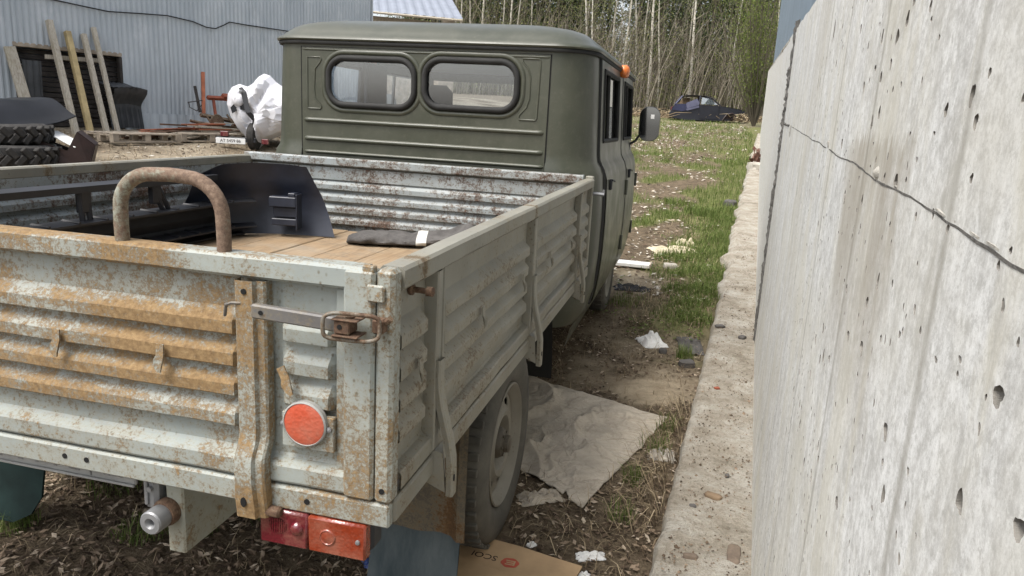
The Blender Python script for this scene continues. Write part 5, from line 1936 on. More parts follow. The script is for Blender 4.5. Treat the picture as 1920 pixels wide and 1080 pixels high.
# flattened carton with print
car = empty('flattened_carton', (1.0, .95, gz(1, .95)), 'flattened brown cardboard carton with red logo lying behind the rear wheel', 'cardboard')
CQ = [(.78, 1.075), (.86, 1.125), (1.215, 1.070), (1.16, .80), (.66, .84)]
CZ = .022
mb = MB()
poly = [(.74, 1.06), (.86, 1.128), (.99, 1.112), (1.10, 1.088), (1.216, 1.066), (1.19, .90), (1.12, .62), (.70, .64)]
mb.prism(poly, lambda a, b, d: Vector((a, b, gbase(a, b) + CZ + d)), 0, .006)
flap = obj(mb, 'board', 'cardboard', car, 0)
mb = MB()
poly2 = [(.70, 1.0), (.80, .985), (.93, .95), (1.05, .89), (1.10, .58), (.66, .60)]
mb.prism(poly2, lambda a, b, d: Vector((a, b, gbase(a, b) + CZ + .0075 + d + .006 * sm((a - .8) / .3))), 0, .005)
obj(mb, 'upper_flap', 'cardboard', car, 0)
def gtext(body, size, x, y, rz, mat, name, z=CZ + .0064):
    me = text_mesh(body, size, .0002)
    me.transform(Matrix.Translation(Vector((x, y, gbase(x, y) + z)) - wloc(car)) @ Matrix.Rotation(rz, 4, 'Z'))
    return link(name, me, mat, car)
gtext('SCOI', .042, .885, 1.018, PI - .10, 'print_dark', 'carton_lettering')
mb = MB()
hexp = [(.030 * math.cos(PI / 3 * i + .2), .030 * math.sin(PI / 3 * i + .2)) for i in range(6)]
hexp = [p for i in range(6) for p in (Vector((*hexp[i], 0)).lerp(Vector((*hexp[(i + 1) % 6], 0)), .15), Vector((*hexp[i], 0)).lerp(Vector((*hexp[(i + 1) % 6], 0)), .85))]
LC = Vector((.978, 1.004))
mb.prism([(p.x, p.y) for p in hexp], lambda a, b, d: Vector((LC.x + a * 1.15, LC.y + b, gbase(1, 1) + CZ + .0065 + d)), 0, .0006)
logo = obj(mb, 'red_logo', 'print_red', car, 0)
mb = MB()
for k, w in enumerate((.030, .024, .030)):
    mb.box(LC.x - w / 2, LC.x + w / 2, LC.y - .0135 + .0105 * k, LC.y - .0085 + .0105 * k, gbase(1, 1) + CZ + .0073, gbase(1, 1) + CZ + .0079)
mb.box(LC.x + .012, LC.x + .018, LC.y - .0135, LC.y + .0125, gbase(1, 1) + CZ + .0073, gbase(1, 1) + CZ + .0080)
obj(mb, 'logo_mark', 'cardboard', car, 0)

def crumple(name, cx, cy, rx, ry, h, mat, label, cat, rz=0.0, n=16, base=None, parent=None, amp=1.0):
    mb = MB()
    sd = cx * 13.7 + cy
    def fn(i, j):
        u, v = i / n * 2 - 1, j / n * 2 - 1
        rag = 1 + .18 * nz(u * 2 + sd, v * 2, 3)
        x, y = u * rx * rag, v * ry * (1 + .18 * nz(u * 2, v * 2 + sd, 8))
        X = cx + x * math.cos(rz) - y * math.sin(rz)
        Y = cy + x * math.sin(rz) + y * math.cos(rz)
        e = max(0, 1 - max(abs(u), abs(v)) ** 4)
        z = (base(Y) if base else gz(X, Y)) + .006 + h * e * (.45 + amp * abs(nz(u * 2.4 + sd, v * 2.4, 1)) * 1.6)
        return Vector((X, Y, z))
    mb.grid(n, n, fn)
    mb.grid(n, n, lambda i, j: fn(i, j) - Vector((0, 0, .003)))
    return tag(obj(mb, name, mat, None, 25, False), label, cat)
crumple('blue_wrapper', .545, .90, .055, .028, .02, 'blue_print', 'crumpled blue foil wrapper lying beside the rear mud flap', 'wrapper', 1.0)
crumple('white_wrapper', .60, .78, .035, .03, .02, 'white_plastic', 'small white plastic wrapper in front of the rear mud flap', 'wrapper', .3)
crumple('plastic_bag', 1.275, 3.78, .085, .10, .05, 'white_plastic', 'crumpled clear white plastic bag on the bare soil past the sack', 'bag', .5)
crumple('black_rubber_scrap', 1.535, 3.84, .085, .16, .03, 'dark_stone', 'flat dark grey rubber scrap against the concrete footing', 'scrap', .1)
crumple('cream_rag', 1.30, 6.95, .26, .13, .035, 'cream_cloth', 'crumpled cream cloth sack lying in the green grass', 'cloth', .35)
crumple('cream_rag', 1.42, 7.35, .10, .10, .06, 'cream_cloth', 'smaller pale rag peaked up behind the cream cloth sack', 'cloth', .35)
crumple('torn_paper', 1.232, 1.16, .05, .022, .012, 'white_plastic', 'torn white paper scrap between carton and footing', 'paper', .35)
crumple('torn_paper', 1.02, 1.155, .016, .012, .008, 'white_plastic', 'tiny white paper scrap just behind the carton edge', 'paper', .9)
crumple('torn_paper', 1.225, 1.045, .022, .014, .012, 'white_plastic', 'white and blue paper scrap touching the carton corner', 'paper', .2)
crumple('moss_cloth', .98, 1.50, .09, .05, .02, 'sack_cloth', 'small rotten cloth scrap beside the rear tyre foot', 'cloth', .6)
crumple('pale_rag', 1.43, 2.06, .065, .055, .025, 'stone', 'flat pale stone slab by the footing near the sack corner', 'stone', .1)
crumple('grey_plastic_film', 1.02, 5.15, .16, .06, .03, 'black_sheet', 'shrivelled black plastic film on the soil past the front wheel', 'plastic', .2)
# white board propped flat by the front wheel
q = MB().box(-.30, .16, -.085, .085, 0, .035, .004)
mb = MB()
for vx in q.v:
    p = Matrix.Rotation(-.12, 3, 'Z') @ Vector(vx)
    mb.v.append((p.x + .96, p.y + 6.02, p.z + gz(.9, 6.0) + .015 + .02 * vx[0]))
mb.f = q.f; mb.w = [0] * len(mb.v); mb.r = [0] * len(mb.v)
wbd = tag(obj(mb, 'white_trough', 'white_plastic', None, 0), 'white boxed plastic trough lying on the ground beyond the front wheel', 'trough')
mb = MB().box(1.105, 1.122, 5.92, 6.09, gz(.9, 6) + .018, gz(.9, 6) + .062, .003)
obj(mb, 'end_cap', 'pallet_wood', wbd, 0)

def chunk(name, x, y, z, sx, sy, sz, mat, label, cat, rz=0.0, rough=.18):
    mb = MB()
    nu, nv = 10, 8
    sd = x * 31 + y * 7
    c = Vector((x, y, z + sz * .82))
    def fn(i, j):
        a, b = 2 * PI * i / nu, PI * (j / nv - .5)
        e = lambda v: math.copysign(abs(v) ** .55, v)
        d = Vector((e(math.cos(a)) * e(math.cos(b)), e(math.sin(a)) * e(math.cos(b)), e(math.sin(b))))
        k = 1 + rough * nz(d.x * 1.6 + sd, d.y * 1.6, d.z * 1.6)
        p = Vector((d.x * sx * k, d.y * sy * k, d.z * sz * k))
        return c + Matrix.Rotation(rz, 3, 'Z') @ p
    mb.grid(nu, nv, fn)
    o = obj(mb, name, mat, None, 30)
    return tag(o, label, cat) if label else o
# litter on the footing
chunk('wood_offcut', 1.642, 1.52, ftop(1.5) - .004, .034, .016, .011, 'brown_wood', 'weathered brown wood offcut lying on the footing', 'wood', -.35)
chunk('brick_fragment', 1.566, 1.415, ftop(1.4) - .004, .013, .011, .010, 'dark_stone', 'small dark square stone left of the wood offcut', 'stone', .3)
chunk('brick_fragment', 1.563, 1.085, ftop(1.1) - .006, .026, .012, .009, 'brick_dark', 'flat brown brick sliver on the near end of the footing', 'brick', .0)
chunk('brick_block', 1.703, 1.15, ftop(1.1) - .03, .024, .065, .022, 'brick_dark', 'brown brick set into the footing against the wall foot', 'brick', -.07, .08)
chunk('pebble', 1.70, 1.72, ftop(1.7) - .004, .009, .010, .008, 'dark_stone', 'round dark pebble on the footing close to the wall', 'pebble')
chunk('pebble', 1.68, 2.75, ftop(2.7) - .004, .016, .012, .008, 'red_oxide', 'reddish pebble in the soil strewn middle of the footing', 'pebble', .4)
chunk('pebble', 1.72, 3.95, ftop(3.95) - .004, .035, .022, .010, 'dark_stone', 'dark flat stone on the sandy part of the footing', 'stone', .4)
chunk('pebble', 1.86, 3.75, ftop(3.75) - .004, .026, .022, .012, 'dark_stone', 'dark stone on the footing beside the wall seam', 'stone', .9)
chunk('stone_lump', 1.36, 3.62, gz(1.36, 3.62) - .01, .028, .022, .022, 'dark_stone', 'dark lump of soil and stone past the sack', 'stone')
chunk('stone_lump', 1.52, 3.42, gz(1.5, 3.42) - .01, .05, .035, .03, 'dark_stone', 'dark broken stone lying against the footing by the sack', 'stone', .4)
chunk('stone_lump', 2.66, 15.6, ftop(15.6) - .04, .14, .2, .10, 'stone', 'pale broken concrete lump on the far end of the footing', 'concrete', .4, .4)
chunk('dirt_mound', 2.02, 10.8, gz(2, 10.8) - .05, .10, .12, .08, 'dark_stone', 'dark clod of soil in the grass along the lane', 'soil')
chunk('stone_lump', 1.30, 6.15, gz(1.3, 6.15) - .02, .07, .05, .035, 'stone', 'pale flat stone in the grass next to the white trough', 'stone', .3)
# grit and crumbs on the footing
mb = MB()
for k in range(3600):
    y = .2 + 7.5 * RN.random() ** 1.5
    x = RN.uniform(lx(y) + .02, wx(y) - .004)
    if nz(x, y, 2, 5) < -.15 and RN.random() < .7:
        continue
    s_ = RN.uniform(.001, .0042) * (1 + (RN.random() < .04) * 1.2)
    c = Vector((x, y, ftop(y) + .002))
    a = RN.uniform(0, 6.28)
    d = Vector((math.cos(a), math.sin(a), 0)); e = Vector((-d.y, d.x, 0))
    mb.add([c + d * s_ * 1.6, c + e * s_, c - d * s_ * 1.4, c - e * s_, c + Vector((0, 0, s_ * 1.2))], [(0, 1, 4), (1, 2, 4), (2, 3, 4), (3, 0, 4)], 0.0, RN.random() * .75)
kind(tag(obj(mb, 'footing_grit', 'leaf_litter', None, 0, False, (1.6, 2, .1)), 'brown crumbs and grit scattered over the footing', 'grit'), 'stuff')
# dried leaf plant at the far end of the footing
mb = MB()
for k in range(70):
    c = Vector((2.78 + RN.gauss(0, .10), 16.2 + RN.gauss(0, .15), ftop(16.2) + abs(RN.gauss(.12, .12))))
    leafquad(mb, c, RN.uniform(.05, .1), RN.random())
for k in range(8):
    mb.tube([(2.78, 16.2, ftop(16.2) - .02), (2.78 + RN.gauss(0, .1), 16.2 + RN.gauss(0, .1), ftop(16.2) + .4)], .008, 4)
tag(obj(mb, 'dried_plant', 'plant_red', None, 0, False), 'dried reddish brown plant on the far end of the footing', 'plant')

# ================================================================== THE YARD ON THE LEFT
def big_tyre(x, y, z, r, w, label, tilt=0.0):
    mb = MB()
    c = Vector((0, 0, w / 2))
    prof = [(r * .55, -w / 2 * .8), (r * .62, -w / 2), (r * .85, -w / 2), (r * .95, -w / 2 * .8), (r, 0), (r * .95, w / 2 * .8), (r * .85, w / 2), (r * .62, w / 2), (r * .55, w / 2 * .8)]
    mb.lathe(prof, c, (0, 0, 1), 40, False)
    for k in range(22):
        for s in (-1, 1):
            q = MB().box(-.035, .035, -.03, .04, -.005, w * .52, .008)
            mt = Matrix.Rotation(2 * PI * (k + .25 * s) / 22, 4, 'Z') @ Matrix.Translation((0, r * .985, w / 2)) @ Matrix.Rotation(s * .7, 4, 'Y') @ Matrix.Translation((0, 0, -w * .02 if s > 0 else -w * .5))
            mb.add([mt @ Vector(v) for v in q.v], q.f)
    rt = Matrix.Translation((x, y, z)) @ Matrix.Rotation(tilt, 4, 'X')
    mb.v = [tuple(rt @ Vector(v)) for v in mb.v]
    return tag(obj(mb, 'tractor_tyre', 'dark_tyre', None, 35), label, 'tyre')
gy = gz(-6.95, 6.45)
big_tyre(-6.98, 6.45, gy + .01, .52, .26, 'lower lugged tractor tyre lying flat under the black sheet')
big_tyre(-7.10, 6.50, gy + .275, .50, .25, 'upper lugged tractor tyre lying on the other under the black sheet', .03)
# black sheet metal cover draped over the tyres
mb = MB()
def cov(i, j):
    u, v = i / 20, j / 14
    x = -8.3 + 1.50 * u + .12 * v
    y = 5.85 + 1.35 * v
    z = gy + .64 + .10 * math.sin(u * 2.6) - .42 * sm((u - .72) / .28) * (.4 + .6 * (1 - v)) + .12 * v - .34 * sm((.25 - v) / .25) * (1 - .5 * u) + .03 * nz(u * 3, v * 3, 1)
    return Vector((x, y, z))
mb.grid(20, 14, cov)
mb.grid(20, 14, lambda i, j: cov(i, j) - Vector((0, 0, .012)))
tag(obj(mb, 'black_sheet', 'black_sheet', None, 40, False), 'bent black sheet lying over the stacked tractor tyres', 'sheet')
mb = MB()
mb.grid(12, 8, lambda i, j: cov(i * 1.1, j * .35) + Vector((.02, -.10 - .01 * j, -.12 + .022 * j)))
mb.grid(12, 8, lambda i, j: cov(i * 1.1, j * .35) + Vector((.02, -.09 - .01 * j, -.135 + .022 * j)))
tag(obj(mb, 'grey_sheet', 'grey_sheet', None, 40, False), 'dull grey curved sheet hanging in front of the black sheet', 'sheet')
# brown open metal box with white trays in it
bx = empty('metal_hopper', (-6.62, 6.92, gz(-6.62, 6.92)), 'dark brown open metal hopper standing beside the tractor tyres', 'hopper')
hz = gz(-6.62, 6.92)
def hp(x, y, z):
    return Vector((-6.62 + .78 * x - .62 * y, 6.92 + .62 * x + .78 * y, hz + z))
for nm, poly in (('side_plate', [hp(-.42, -.25, .12), hp(-.15, -.30, .0), hp(.28, -.28, .02), hp(.36, -.25, .30), hp(.17, -.27, .46), hp(.05, -.27, .22), hp(-.25, -.27, .34)]),
                 ('side_plate', [hp(-.42, .25, .12), hp(-.15, .30, .0), hp(.28, .28, .02), hp(.36, .25, .30), hp(.17, .27, .46), hp(.05, .27, .22), hp(-.25, .27, .34)]),
                 ('end_plate', [hp(.28, -.28, .02), hp(.28, .28, .02), hp(.36, .25, .30), hp(.36, -.25, .30)]),
                 ('end_plate', [hp(.36, -.25, .30), hp(.36, .25, .30), hp(.17, .27, .46), hp(.17, -.27, .46)]),
                 ('end_plate', [hp(-.42, -.25, .12), hp(-.42, .25, .12), hp(-.25, .27, .34), hp(-.25, -.27, .34)]),
                 ('bottom_plate', [hp(-.15, -.30, .0), hp(-.15, .30, .0), hp(.28, .28, .02), hp(.28, -.28, .02)])):
    nrm = (poly[1] - poly[0]).cross(poly[2] - poly[0]).normalized() * .012
    m_ = len(poly)
    mb = MB().add(poly + [p + nrm for p in poly], [tuple(range(m_)), tuple(range(2 * m_ - 1, m_ - 1, -1))] + [(i, (i + 1) % m_, m_ + (i + 1) % m_, m_ + i) for i in range(m_)])
    obj(mb, nm, 'brown_metal', bx, 0)
for k, (a, b, rz, lb) in enumerate(((-.22, .30, .5, 'long white plastic tray leaning out of the brown hopper'), (.02, .36, .35, 'second white plastic tray inside the brown hopper'))):
    q = MB().box(-.26, .26, -.12, .12, -.008, .008, .004)
    mt = Matrix.Translation(hp(a, -.05, b)) @ Matrix.Rotation(rz, 4, 'Y')
    mb = MB().add([mt @ Vector(v) for v in q.v], q.f)
    tag(obj(mb, 'white_tray', 'white_plastic', None, 0), lb, 'tray')
# leaning posts in front of the boarded opening
def lean(ts, zs_, tb, zb, w, d, mat, label, out_t=.05, out_b=.55):
    a, b = bp(tb, zb, out_b), bp(ts, zs_, out_t)
    ax = (b - a).normalized()
    sx = BD - ax * BD.dot(ax)
    sx.normalize()
    sy = ax.cross(sx)
    L_ = (b - a).length
    q = MB().box(-w / 2, w / 2, -d / 2, d / 2, 0, L_, .006)
    mb = MB().add([a + sx * v[0] + sy * v[1] + ax * v[2] for v in map(Vector, q.v)], q.f)
    return tag(obj(mb, 'leaning_post', mat, None, 0), label, 'post', 'posts leaning on the shed')
lean(.80, 2.66, .83, .80, .09, .09, 'old_timber', 'first and leftmost grey post leaning across the boarded opening')
lean(1.08, 2.52, 1.07, .82, .09, .09, 'yellow_timber', 'second leaning post, yellowish with a dark brown top')
lean(1.35, 2.51, 1.35, .84, .08, .08, 'old_timber', 'third leaning post, mossy grey, with a short flat top')
lean(1.53, 2.64, 1.55, .85, .07, .07, 'old_timber', 'rightmost and thinnest of the four leaning posts')
lean(.16, 2.18, .30, .75, .17, .05, 'old_timber', 'wide weathered plank leaning at the left jamb of the opening', .05, .35)
q = MB().box(.70, 1.68, .03, .07, 2.03, 2.10, .004)
mb = MB().add([bp(v[0], v[2] + .02 * v[0], v[1] - .015) for v in q.v], q.f)
tag(obj(mb, 'cross_board', 'old_timber', None, 0), 'pale horizontal board nailed across the opening behind the posts', 'board')
mb = MB()
def bent(i, j):
    t = 1.74 + .62 * i / 24
    k = j / 12
    curl = .22 * math.sin(min(1, k * 1.6) * PI / 2)
    z = .92 + .72 * k + .05 * math.sin(i / 24 * 3)
    return bp(t - .10 * k + .02 * k, z, .06 + (.012 if i % 4 in (1, 2) else 0) + .28 * sm((k - .55) / .45))
mb.grid(24, 12, bent)
mb.grid(24, 12, lambda i, j: bent(i, j) + Vector((.0, .0, -.006)))
mb.grid(24, 4, lambda i, j: bp(1.55 + .55 * i / 24, 1.66 + .02 * j + .012 * (i % 4 in (1, 2)), .36 - .09 * j))
tag(obj(mb, 'bent_roof_sheet', 'grey_sheet', None, 25, False), 'dark grey corrugated sheet curled over beside the boarded opening', 'sheet')
mb = MB()
mb.grid(12, 4, lambda i, j: bp(.36 + .30 * i / 12, 1.25 + .75 * j / 4, -.06 + (.012 if i % 4 in (1, 2) else 0) + .01 * j))
tag(obj(mb, 'sheet_offcut', 'grey_sheet', None, 25, False), 'narrow grey corrugated offcut leaning inside the opening', 'sheet')
# pallets and planks along the foot of the shed
def pallet(t, out, z, label, L_=1.2, ang=.0, wd=.8):
    root = empty('wooden_pallet', tuple(bp(t, z, out)), label, 'pallet')
    def pp(a, b, c):
        return bp(t + a * math.cos(ang) - b * math.sin(ang), z + c, out + a * math.sin(ang) + b * math.cos(ang))
    def piece(nm, a0, a1, b0, b1, c0, c1):
        q = MB().box(a0, a1, b0, b1, c0, c1, .003)
        mb = MB().add([pp(*v) for v in q.v], q.f)
        obj(mb, nm, 'pallet_wood', root, 0)
    for k in range(5):
        piece('deck_board', -L_ / 2, L_ / 2, -wd / 2 + .175 * k, -wd / 2 + .175 * k + .10, .122, .144)
    for a in (-L_ / 2, -.05, L_ / 2 - .1):
        piece('cross_board', a, a + .1, -wd / 2, wd / 2, .100, .121)
        for b in (-wd / 2, -.05, wd / 2 - .1):
            piece('block', a, a + .1, b, b + .1, .022, .099)
    for b in (-wd / 2, -.05, wd / 2 - .1):
        piece('bottom_board', -L_ / 2, L_ / 2, b, b + .1, .0, .021)
p0 = bp(1.2, 0, 1.3)
pallet(1.35, 1.3, gz(p0.x, p0.y) + .01, 'weathered wooden pallet lying below the four leaning posts', 1.2)
p0 = bp(2.65, 0, 1.2)
pallet(2.70, 1.2, gz(p0.x, p0.y) - .02, 'second weathered pallet half buried in scrap right of the first', 1.2, .08)
for k in range(32):
    t, o_ = RN.uniform(1.8, 4.6), RN.uniform(.35, 1.3)
    a = bp(t, 0, o_)
    z = gz(a.x, a.y) + .03 + RN.uniform(0, .22) * (1 if t > 2 else .2)
    L_ = RN.uniform(.5, 1.4)
    d = (BD * RN.uniform(.7, 1) + BN * RN.uniform(-.35, .35)).normalized()
    mb = MB()
    w_, h_ = RN.uniform(.03, .07), RN.uniform(.012, .03)
    sd_ = Vector((-d.y, d.x, 0))
    tz = RN.uniform(-.03, .05)
    q = MB().box(-L_ / 2, L_ / 2, -w_, w_, 0, h_)
    mb.add([Vector((a.x, a.y, z)) + d * v[0] + sd_ * v[1] + Vector((0, 0, v[2] + tz * v[0])) for v in q.v], q.f)
    o = obj(mb, 'scrap_plank', ('pallet_wood', 'log_brown', 'old_timber', 'orange_rust')[k % 4], None, 0)
    tag(o, ('loose grey brown scrap plank', 'loose dark brown scrap plank', 'loose silvery scrap plank', 'loose rust red scrap bar')[k % 4] + ' in the low heap along the shed foot', 'plank', ('grey brown planks', 'dark brown planks', 'silvery planks', 'rust red bars')[k % 4] + ' in the scrap heap')
a, b = bp(2.3, .97, .75), bp(4.4, 1.0, .95)
mb = MB().tube([a, a.lerp(b, .5) + Vector((0, 0, .01)), b], .022, 8)
tag(obj(mb, 'red_pipe', 'orange_rust', None, 40), 'long straight red painted pipe lying on the scrap heap', 'pipe')
# red oxide implement frame
rm = empty('farm_implement', tuple(bp(3.75, .98, .55)), 'rusty red farm implement frame standing against the shed wall', 'implement')
def rb(pts, r_, nm, mat='red_oxide', n=6):
    mb = MB().tube([bp(*p) for p in pts], r_, n)
    obj(mb, nm, mat, rm, 30)
rb([(3.28, 1.25, .55), (3.45, 2.05, .35)], .045, 'drawbar', 'orange_rust', 4)
rb([(3.24, 1.3, .5), (3.26, 1.78, .35)], .035, 'dark_post', 'dark_timber', 4)
rb([(3.42, 1.58, .5), (4.1, 1.58, .5)], .045, 'cross_beam', 'red_oxide', 4)
rb([(3.75, 1.62, .52), (4.15, 1.62, .52)], .06, 'box_beam', 'red_oxide', 4)
rb([(3.55, 1.55, .5), (3.55, 1.0, .6)], .03, 'upright')
rb([(3.98, 1.55, .5), (3.98, 1.0, .6)], .055, 'upright', 'red_oxide', 4)
rb([(3.1, 1.25, .7), (4.2, 1.10, .7)], .04, 'lower_beam', 'rust_metal', 4)
rb([(2.8, 1.14, .8), (3.3, 1.05, .85), (4.1, 1.02, .8)], .03, 'lower_beam', 'rust_metal', 5)
for t in (3.2, 3.45, 3.7, 3.95):
    rb([(t, 1.28, .7), (t + .06, 1.1, .8), (t - .02, .95, .85), (t - .12, .92, .8)], .022, 'tine', 'rust_metal', 5)
rb([(3.0, 1.48, .5), (2.98, 1.38, .55), (3.1, 1.32, .6), (3.3, 1.45, .5)], .010, 'bent_rod', 'dark_timber', 5)
rb([(2.98, 1.47, .5), (3.3, 1.52, .5)], .010, 'bent_rod', 'dark_timber', 5)
mb = MB().lathe([(.15, -.01), (.16, .0), (.15, .01), (.02, .012)], bp(3.35, 1.12, .85), BN, 20)
obj(mb, 'disc', 'rust_metal', rm, 30)
mb = MB().lathe([(.12, -.01), (.13, .0), (.12, .01), (.02, .012)], bp(3.85, 1.18, .85), BN, 20)
obj(mb, 'disc', 'rust_metal', rm, 30)

# covered trailer
TO = Vector((-6.35, 10.6, gz(-6.35, 10.6)))
VX, VY = Vector((.97, .245, 0)), Vector((-.245, .97, 0))     # across, along the view to the yard
trl = empty('light_trailer', tuple(TO), 'small trailer with white number plate parked under a white cover', 'trailer')
def tp(a, b, z):
    return TO + VX * a + VY * b + Vector((0, 0, z))
def tbox(nm, a0, a1, b0, b1, z0, z1, mat, bev=.01):
    q = MB().box(a0, a1, b0, b1, z0, z1, bev)
    return obj(MB().add([tp(*v) for v in q.v], q.f), nm, mat, trl, 30)
tbox('deck', -.30, 1.0, .30, 1.5, .34, .40, 'grey_sheet')
tbox('rear_beam', -.50, .20, -.16, -.10, .13, .22, 'black_plastic')
pl_ = tbox('number_plate', -.50, .02, -.175, -.165, .10, .20, 'white_plastic', .004)
me = text_mesh('AT 5459 86', .075, .001)
rotm = Matrix(((VX.x, 0, -VY.x, 0), (VX.y, 0, -VY.y, 0), (0, 1, 0, 0), (0, 0, 0, 1)))
me.transform(Matrix.Translation(tp(-.24, -.177, .15) - wloc(pl_)) @ rotm)
link('plate_lettering', me, 'print_dark', pl_)
tbox('red_lamp', -.42, -.28, -.17, -.12, .225, .31, 'lens_red', .008)
tbox('red_lamp', .30, .42, -.17, -.12, .12, .21, 'lens_red', .008)
for a in (.10, 1.0):
    mb = MB().lathe([(.08, -.07), (.20, -.075), (.235, -.05), (.24, 0), (.235, .05), (.20, .075), (.08, .07)], tp(a, .05 if a < .5 else 0.1, .24), VX, 28)
    w_ = obj(mb, 'trailer_wheel', 'dark_tyre', trl, 40)
    mb = MB().lathe([(.12, -.078), (.10, -.06), (.03, -.07)], tp(a, .05 if a < .5 else .1, .24), VX, 20)
    obj(mb, 'rim', 'steel_grey', w_, 40)
# the cover: a two-humped white sheet over the load, hanging to a point
outl = [(-.46, .80), (-.44, .98), (-.36, 1.10), (-.22, 1.16), (-.08, 1.12), (.02, 1.18), (.12, 1.30), (.22, 1.36), (.33, 1.33), (.44, 1.22), (.60, 1.12), (.80, 1.02), (1.0, .92), (1.08, .7), (.98, .46), (.72, .40), (.45, .27), (.22, .17), (.10, .03), (.03, .0), (-.10, .18), (-.28, .38), (-.40, .58)]
mb = MB()
cen = Vector((.22, .66))
m_ = len(outl)
def cvr(i, j, sgn):
    o2 = Vector(outl[(i // 3) % m_]).lerp(Vector(outl[(i // 3 + 1) % m_]), (i % 3) / 3)
    t = j / 8
    p = cen.lerp(o2, t)
    dep = math.sqrt(max(0, 1 - t ** 2.6)) * .42
    fold = (.26 * abs(nz(p.x * 3.0 - p.y, p.y * .9, 3)) + .16 * abs(nz(p.x * 7 + p.y * 2, p.y * 1.0, 8)) - .10) * math.sin(t * PI) ** .7
    groove = -.16 * math.exp(-((p.x + .02 - .25 * (.9 - p.y)) / .07) ** 2) * sm(1 - abs(p.y - .72) / .5) if sgn < 0 else 0
    return tp(p.x, .30 + sgn * (dep + fold) - groove * 1.0, p.y - .02)
for sgn in (-1, 1):
    mb.grid(m_ * 3, 8, lambda i, j: cvr(i, j, sgn))
cv = tag(obj(mb, 'white_cover', 'white_tarp', None, 14, False), 'white tarpaulin draped in two humps over the parked trailer', 'tarpaulin')
mb = MB()
ribp = [(-.09, 1.06), (-.02, .98), (.03, .80), (.08, .64), (.18, .52), (.16, .40), (.10, .25)]
mb.grid(len(ribp) - 1, 1, lambda i, j: tp(ribp[i][0] + (.045 if i not in (0, 6) else .03) * (1 if j else -1), -.16 + .12 * abs(i - 3) / 3, ribp[i][1] + .02 * j))
mb.grid(len(ribp) - 1, 1, lambda i, j: tp(ribp[i][0] + (.045 if i not in (0, 6) else .03) * (1 if j else -1), -.15 + .12 * abs(i - 3) / 3, ribp[i][1] + .02 * j))
mb.add([tp(-.28, -.02, .72), tp(-.20, -.03, .80), tp(.0, -.06, .80), tp(.02, -.06, .68), tp(-.12, -.04, .70), tp(-.25, -.02, .62)], [(0, 1, 2, 3, 4, 5)])
obj(mb, 'black_band', 'black_plastic', cv, 0, False)
mb = MB().lathe([(.035, 0), (.02, .03)], tp(-.07, -.08, 1.0), -VY, 14)
obj(mb, 'band_buckle', 'steel_grey', cv, 30)
mb = MB().lathe([(.0, .06), (.05, .05), (.10, .01), (.11, -.02)], tp(-.13, -.04, .86), Vector((.3, -1, .4)), 16, False)
obj(mb, 'folded_edge', 'white_tarp', cv, 40)

# ================================================================== WRECKED CAR FAR DOWN THE LANE
wr = empty('wrecked_car', (1.65, 44.0, gz(1.65, 44.0)), 'wrecked dark blue hatchback without wheels in front of the forest', 'car', None, .06)
def wobj(mb, nm, mat, sm_=35, parent=wr, label=None):
    o = link(nm, mb.mesh(nm, sm_, True), mat, parent)
    if label:
        o['label'] = label
    return o
HWc = .80
# body side profile (x along the car, z up), nose to the right
body = [(-2.02, .12), (-2.05, .30), (-1.98, .62), (-1.80, .78), (-1.0, .80), (.45, .80), (1.10, .74), (2.05, .62), (2.08, .50), (1.55, .44), (1.30, .10), (.40, .05), (-1.2, .02)]
mb = MB()
mb.prism(body, lambda a, b, d: Vector((a, d * (1 - .06 * (b > .7)), b)), -HWc, HWc)
wobj(mb, 'lower_body', 'wreck_black')
gh = [(-1.80, .79), (-1.45, 1.20), (-.85, 1.26), (-.20, 1.25), (.25, 1.13), (.72, .79)]
mb = MB()
# pillars and roof of the greenhouse
def bar(pts, r_, nm, mat='wreck_black'):
    for s in (-1, 1):
        mb = MB().tube([Vector((a, s * (HWc - .04 - .14 * (b - .79) / .45), b)) for a, b in pts], r_, 5)
        wobj(mb, nm, mat, 30)
bar([(-1.80, .79), (-1.45, 1.20)], .06, 'rear_pillar', 'wreck_blue')
bar([(-.50, .80), (-.45, 1.24)], .06, 'centre_pillar')
bar([(.72, .79), (.25, 1.13), (-.15, 1.24)], .035, 'front_pillar')
mb = MB()
RP = [(-1.48, 1.19), (-1.2, 1.25), (-.85, 1.27), (-.20, 1.255), (-.05, 1.23)]
mb.grid(4, 6, lambda i, j: Vector((RP[i][0], (j / 3 - 1) * .66, RP[i][1] + .03 * (1 - (j / 3 - 1) ** 2))))
mb.grid(4, 6, lambda i, j: Vector((RP[i][0], (j / 3 - 1) * .66, RP[i][1] - .05)))
wobj(mb, 'roof', 'wreck_black')
# crushed rear quarter: blue panel, paler loose door skin leaning on it
mb = MB().prism([(-1.95, .50), (-1.80, .79), (-1.15, .82), (-.55, .72), (-1.2, .50), (-1.4, .44)], lambda a, b, d: Vector((a, -HWc - .02 + d, b)), 0, .02)
wobj(mb, 'rear_quarter', 'wreck_blue', 0, wr, 'crumpled blue rear quarter panel')
mb = MB().prism([(-1.22, .86), (-.62, 1.10), (-.48, .90), (-.50, .78), (-1.15, .60)], lambda a, b, d: Vector((a, -HWc - .10 + d + .06 * b, b)), 0, .02)
wobj(mb, 'loose_door_skin', 'wreck_panel', 0, wr, 'pale violet loose door skin leaning on the wreck')
mb = MB().prism([(-1.18, .58), (-.48, .76), (-.48, .66), (-1.15, .48)], lambda a, b, d: Vector((a, -HWc - .12 + d, b)), 0, .02)
wobj(mb, 'trim_strip', 'wreck_panel', 0)
mb = MB().prism([(-1.62, .84), (-1.38, 1.12), (-1.0, 1.14), (-1.0, .84)], lambda a, b, d: Vector((a, -.1 + d, b)), 0, .05)
wobj(mb, 'parcel_shelf', 'brown_wood', 0)
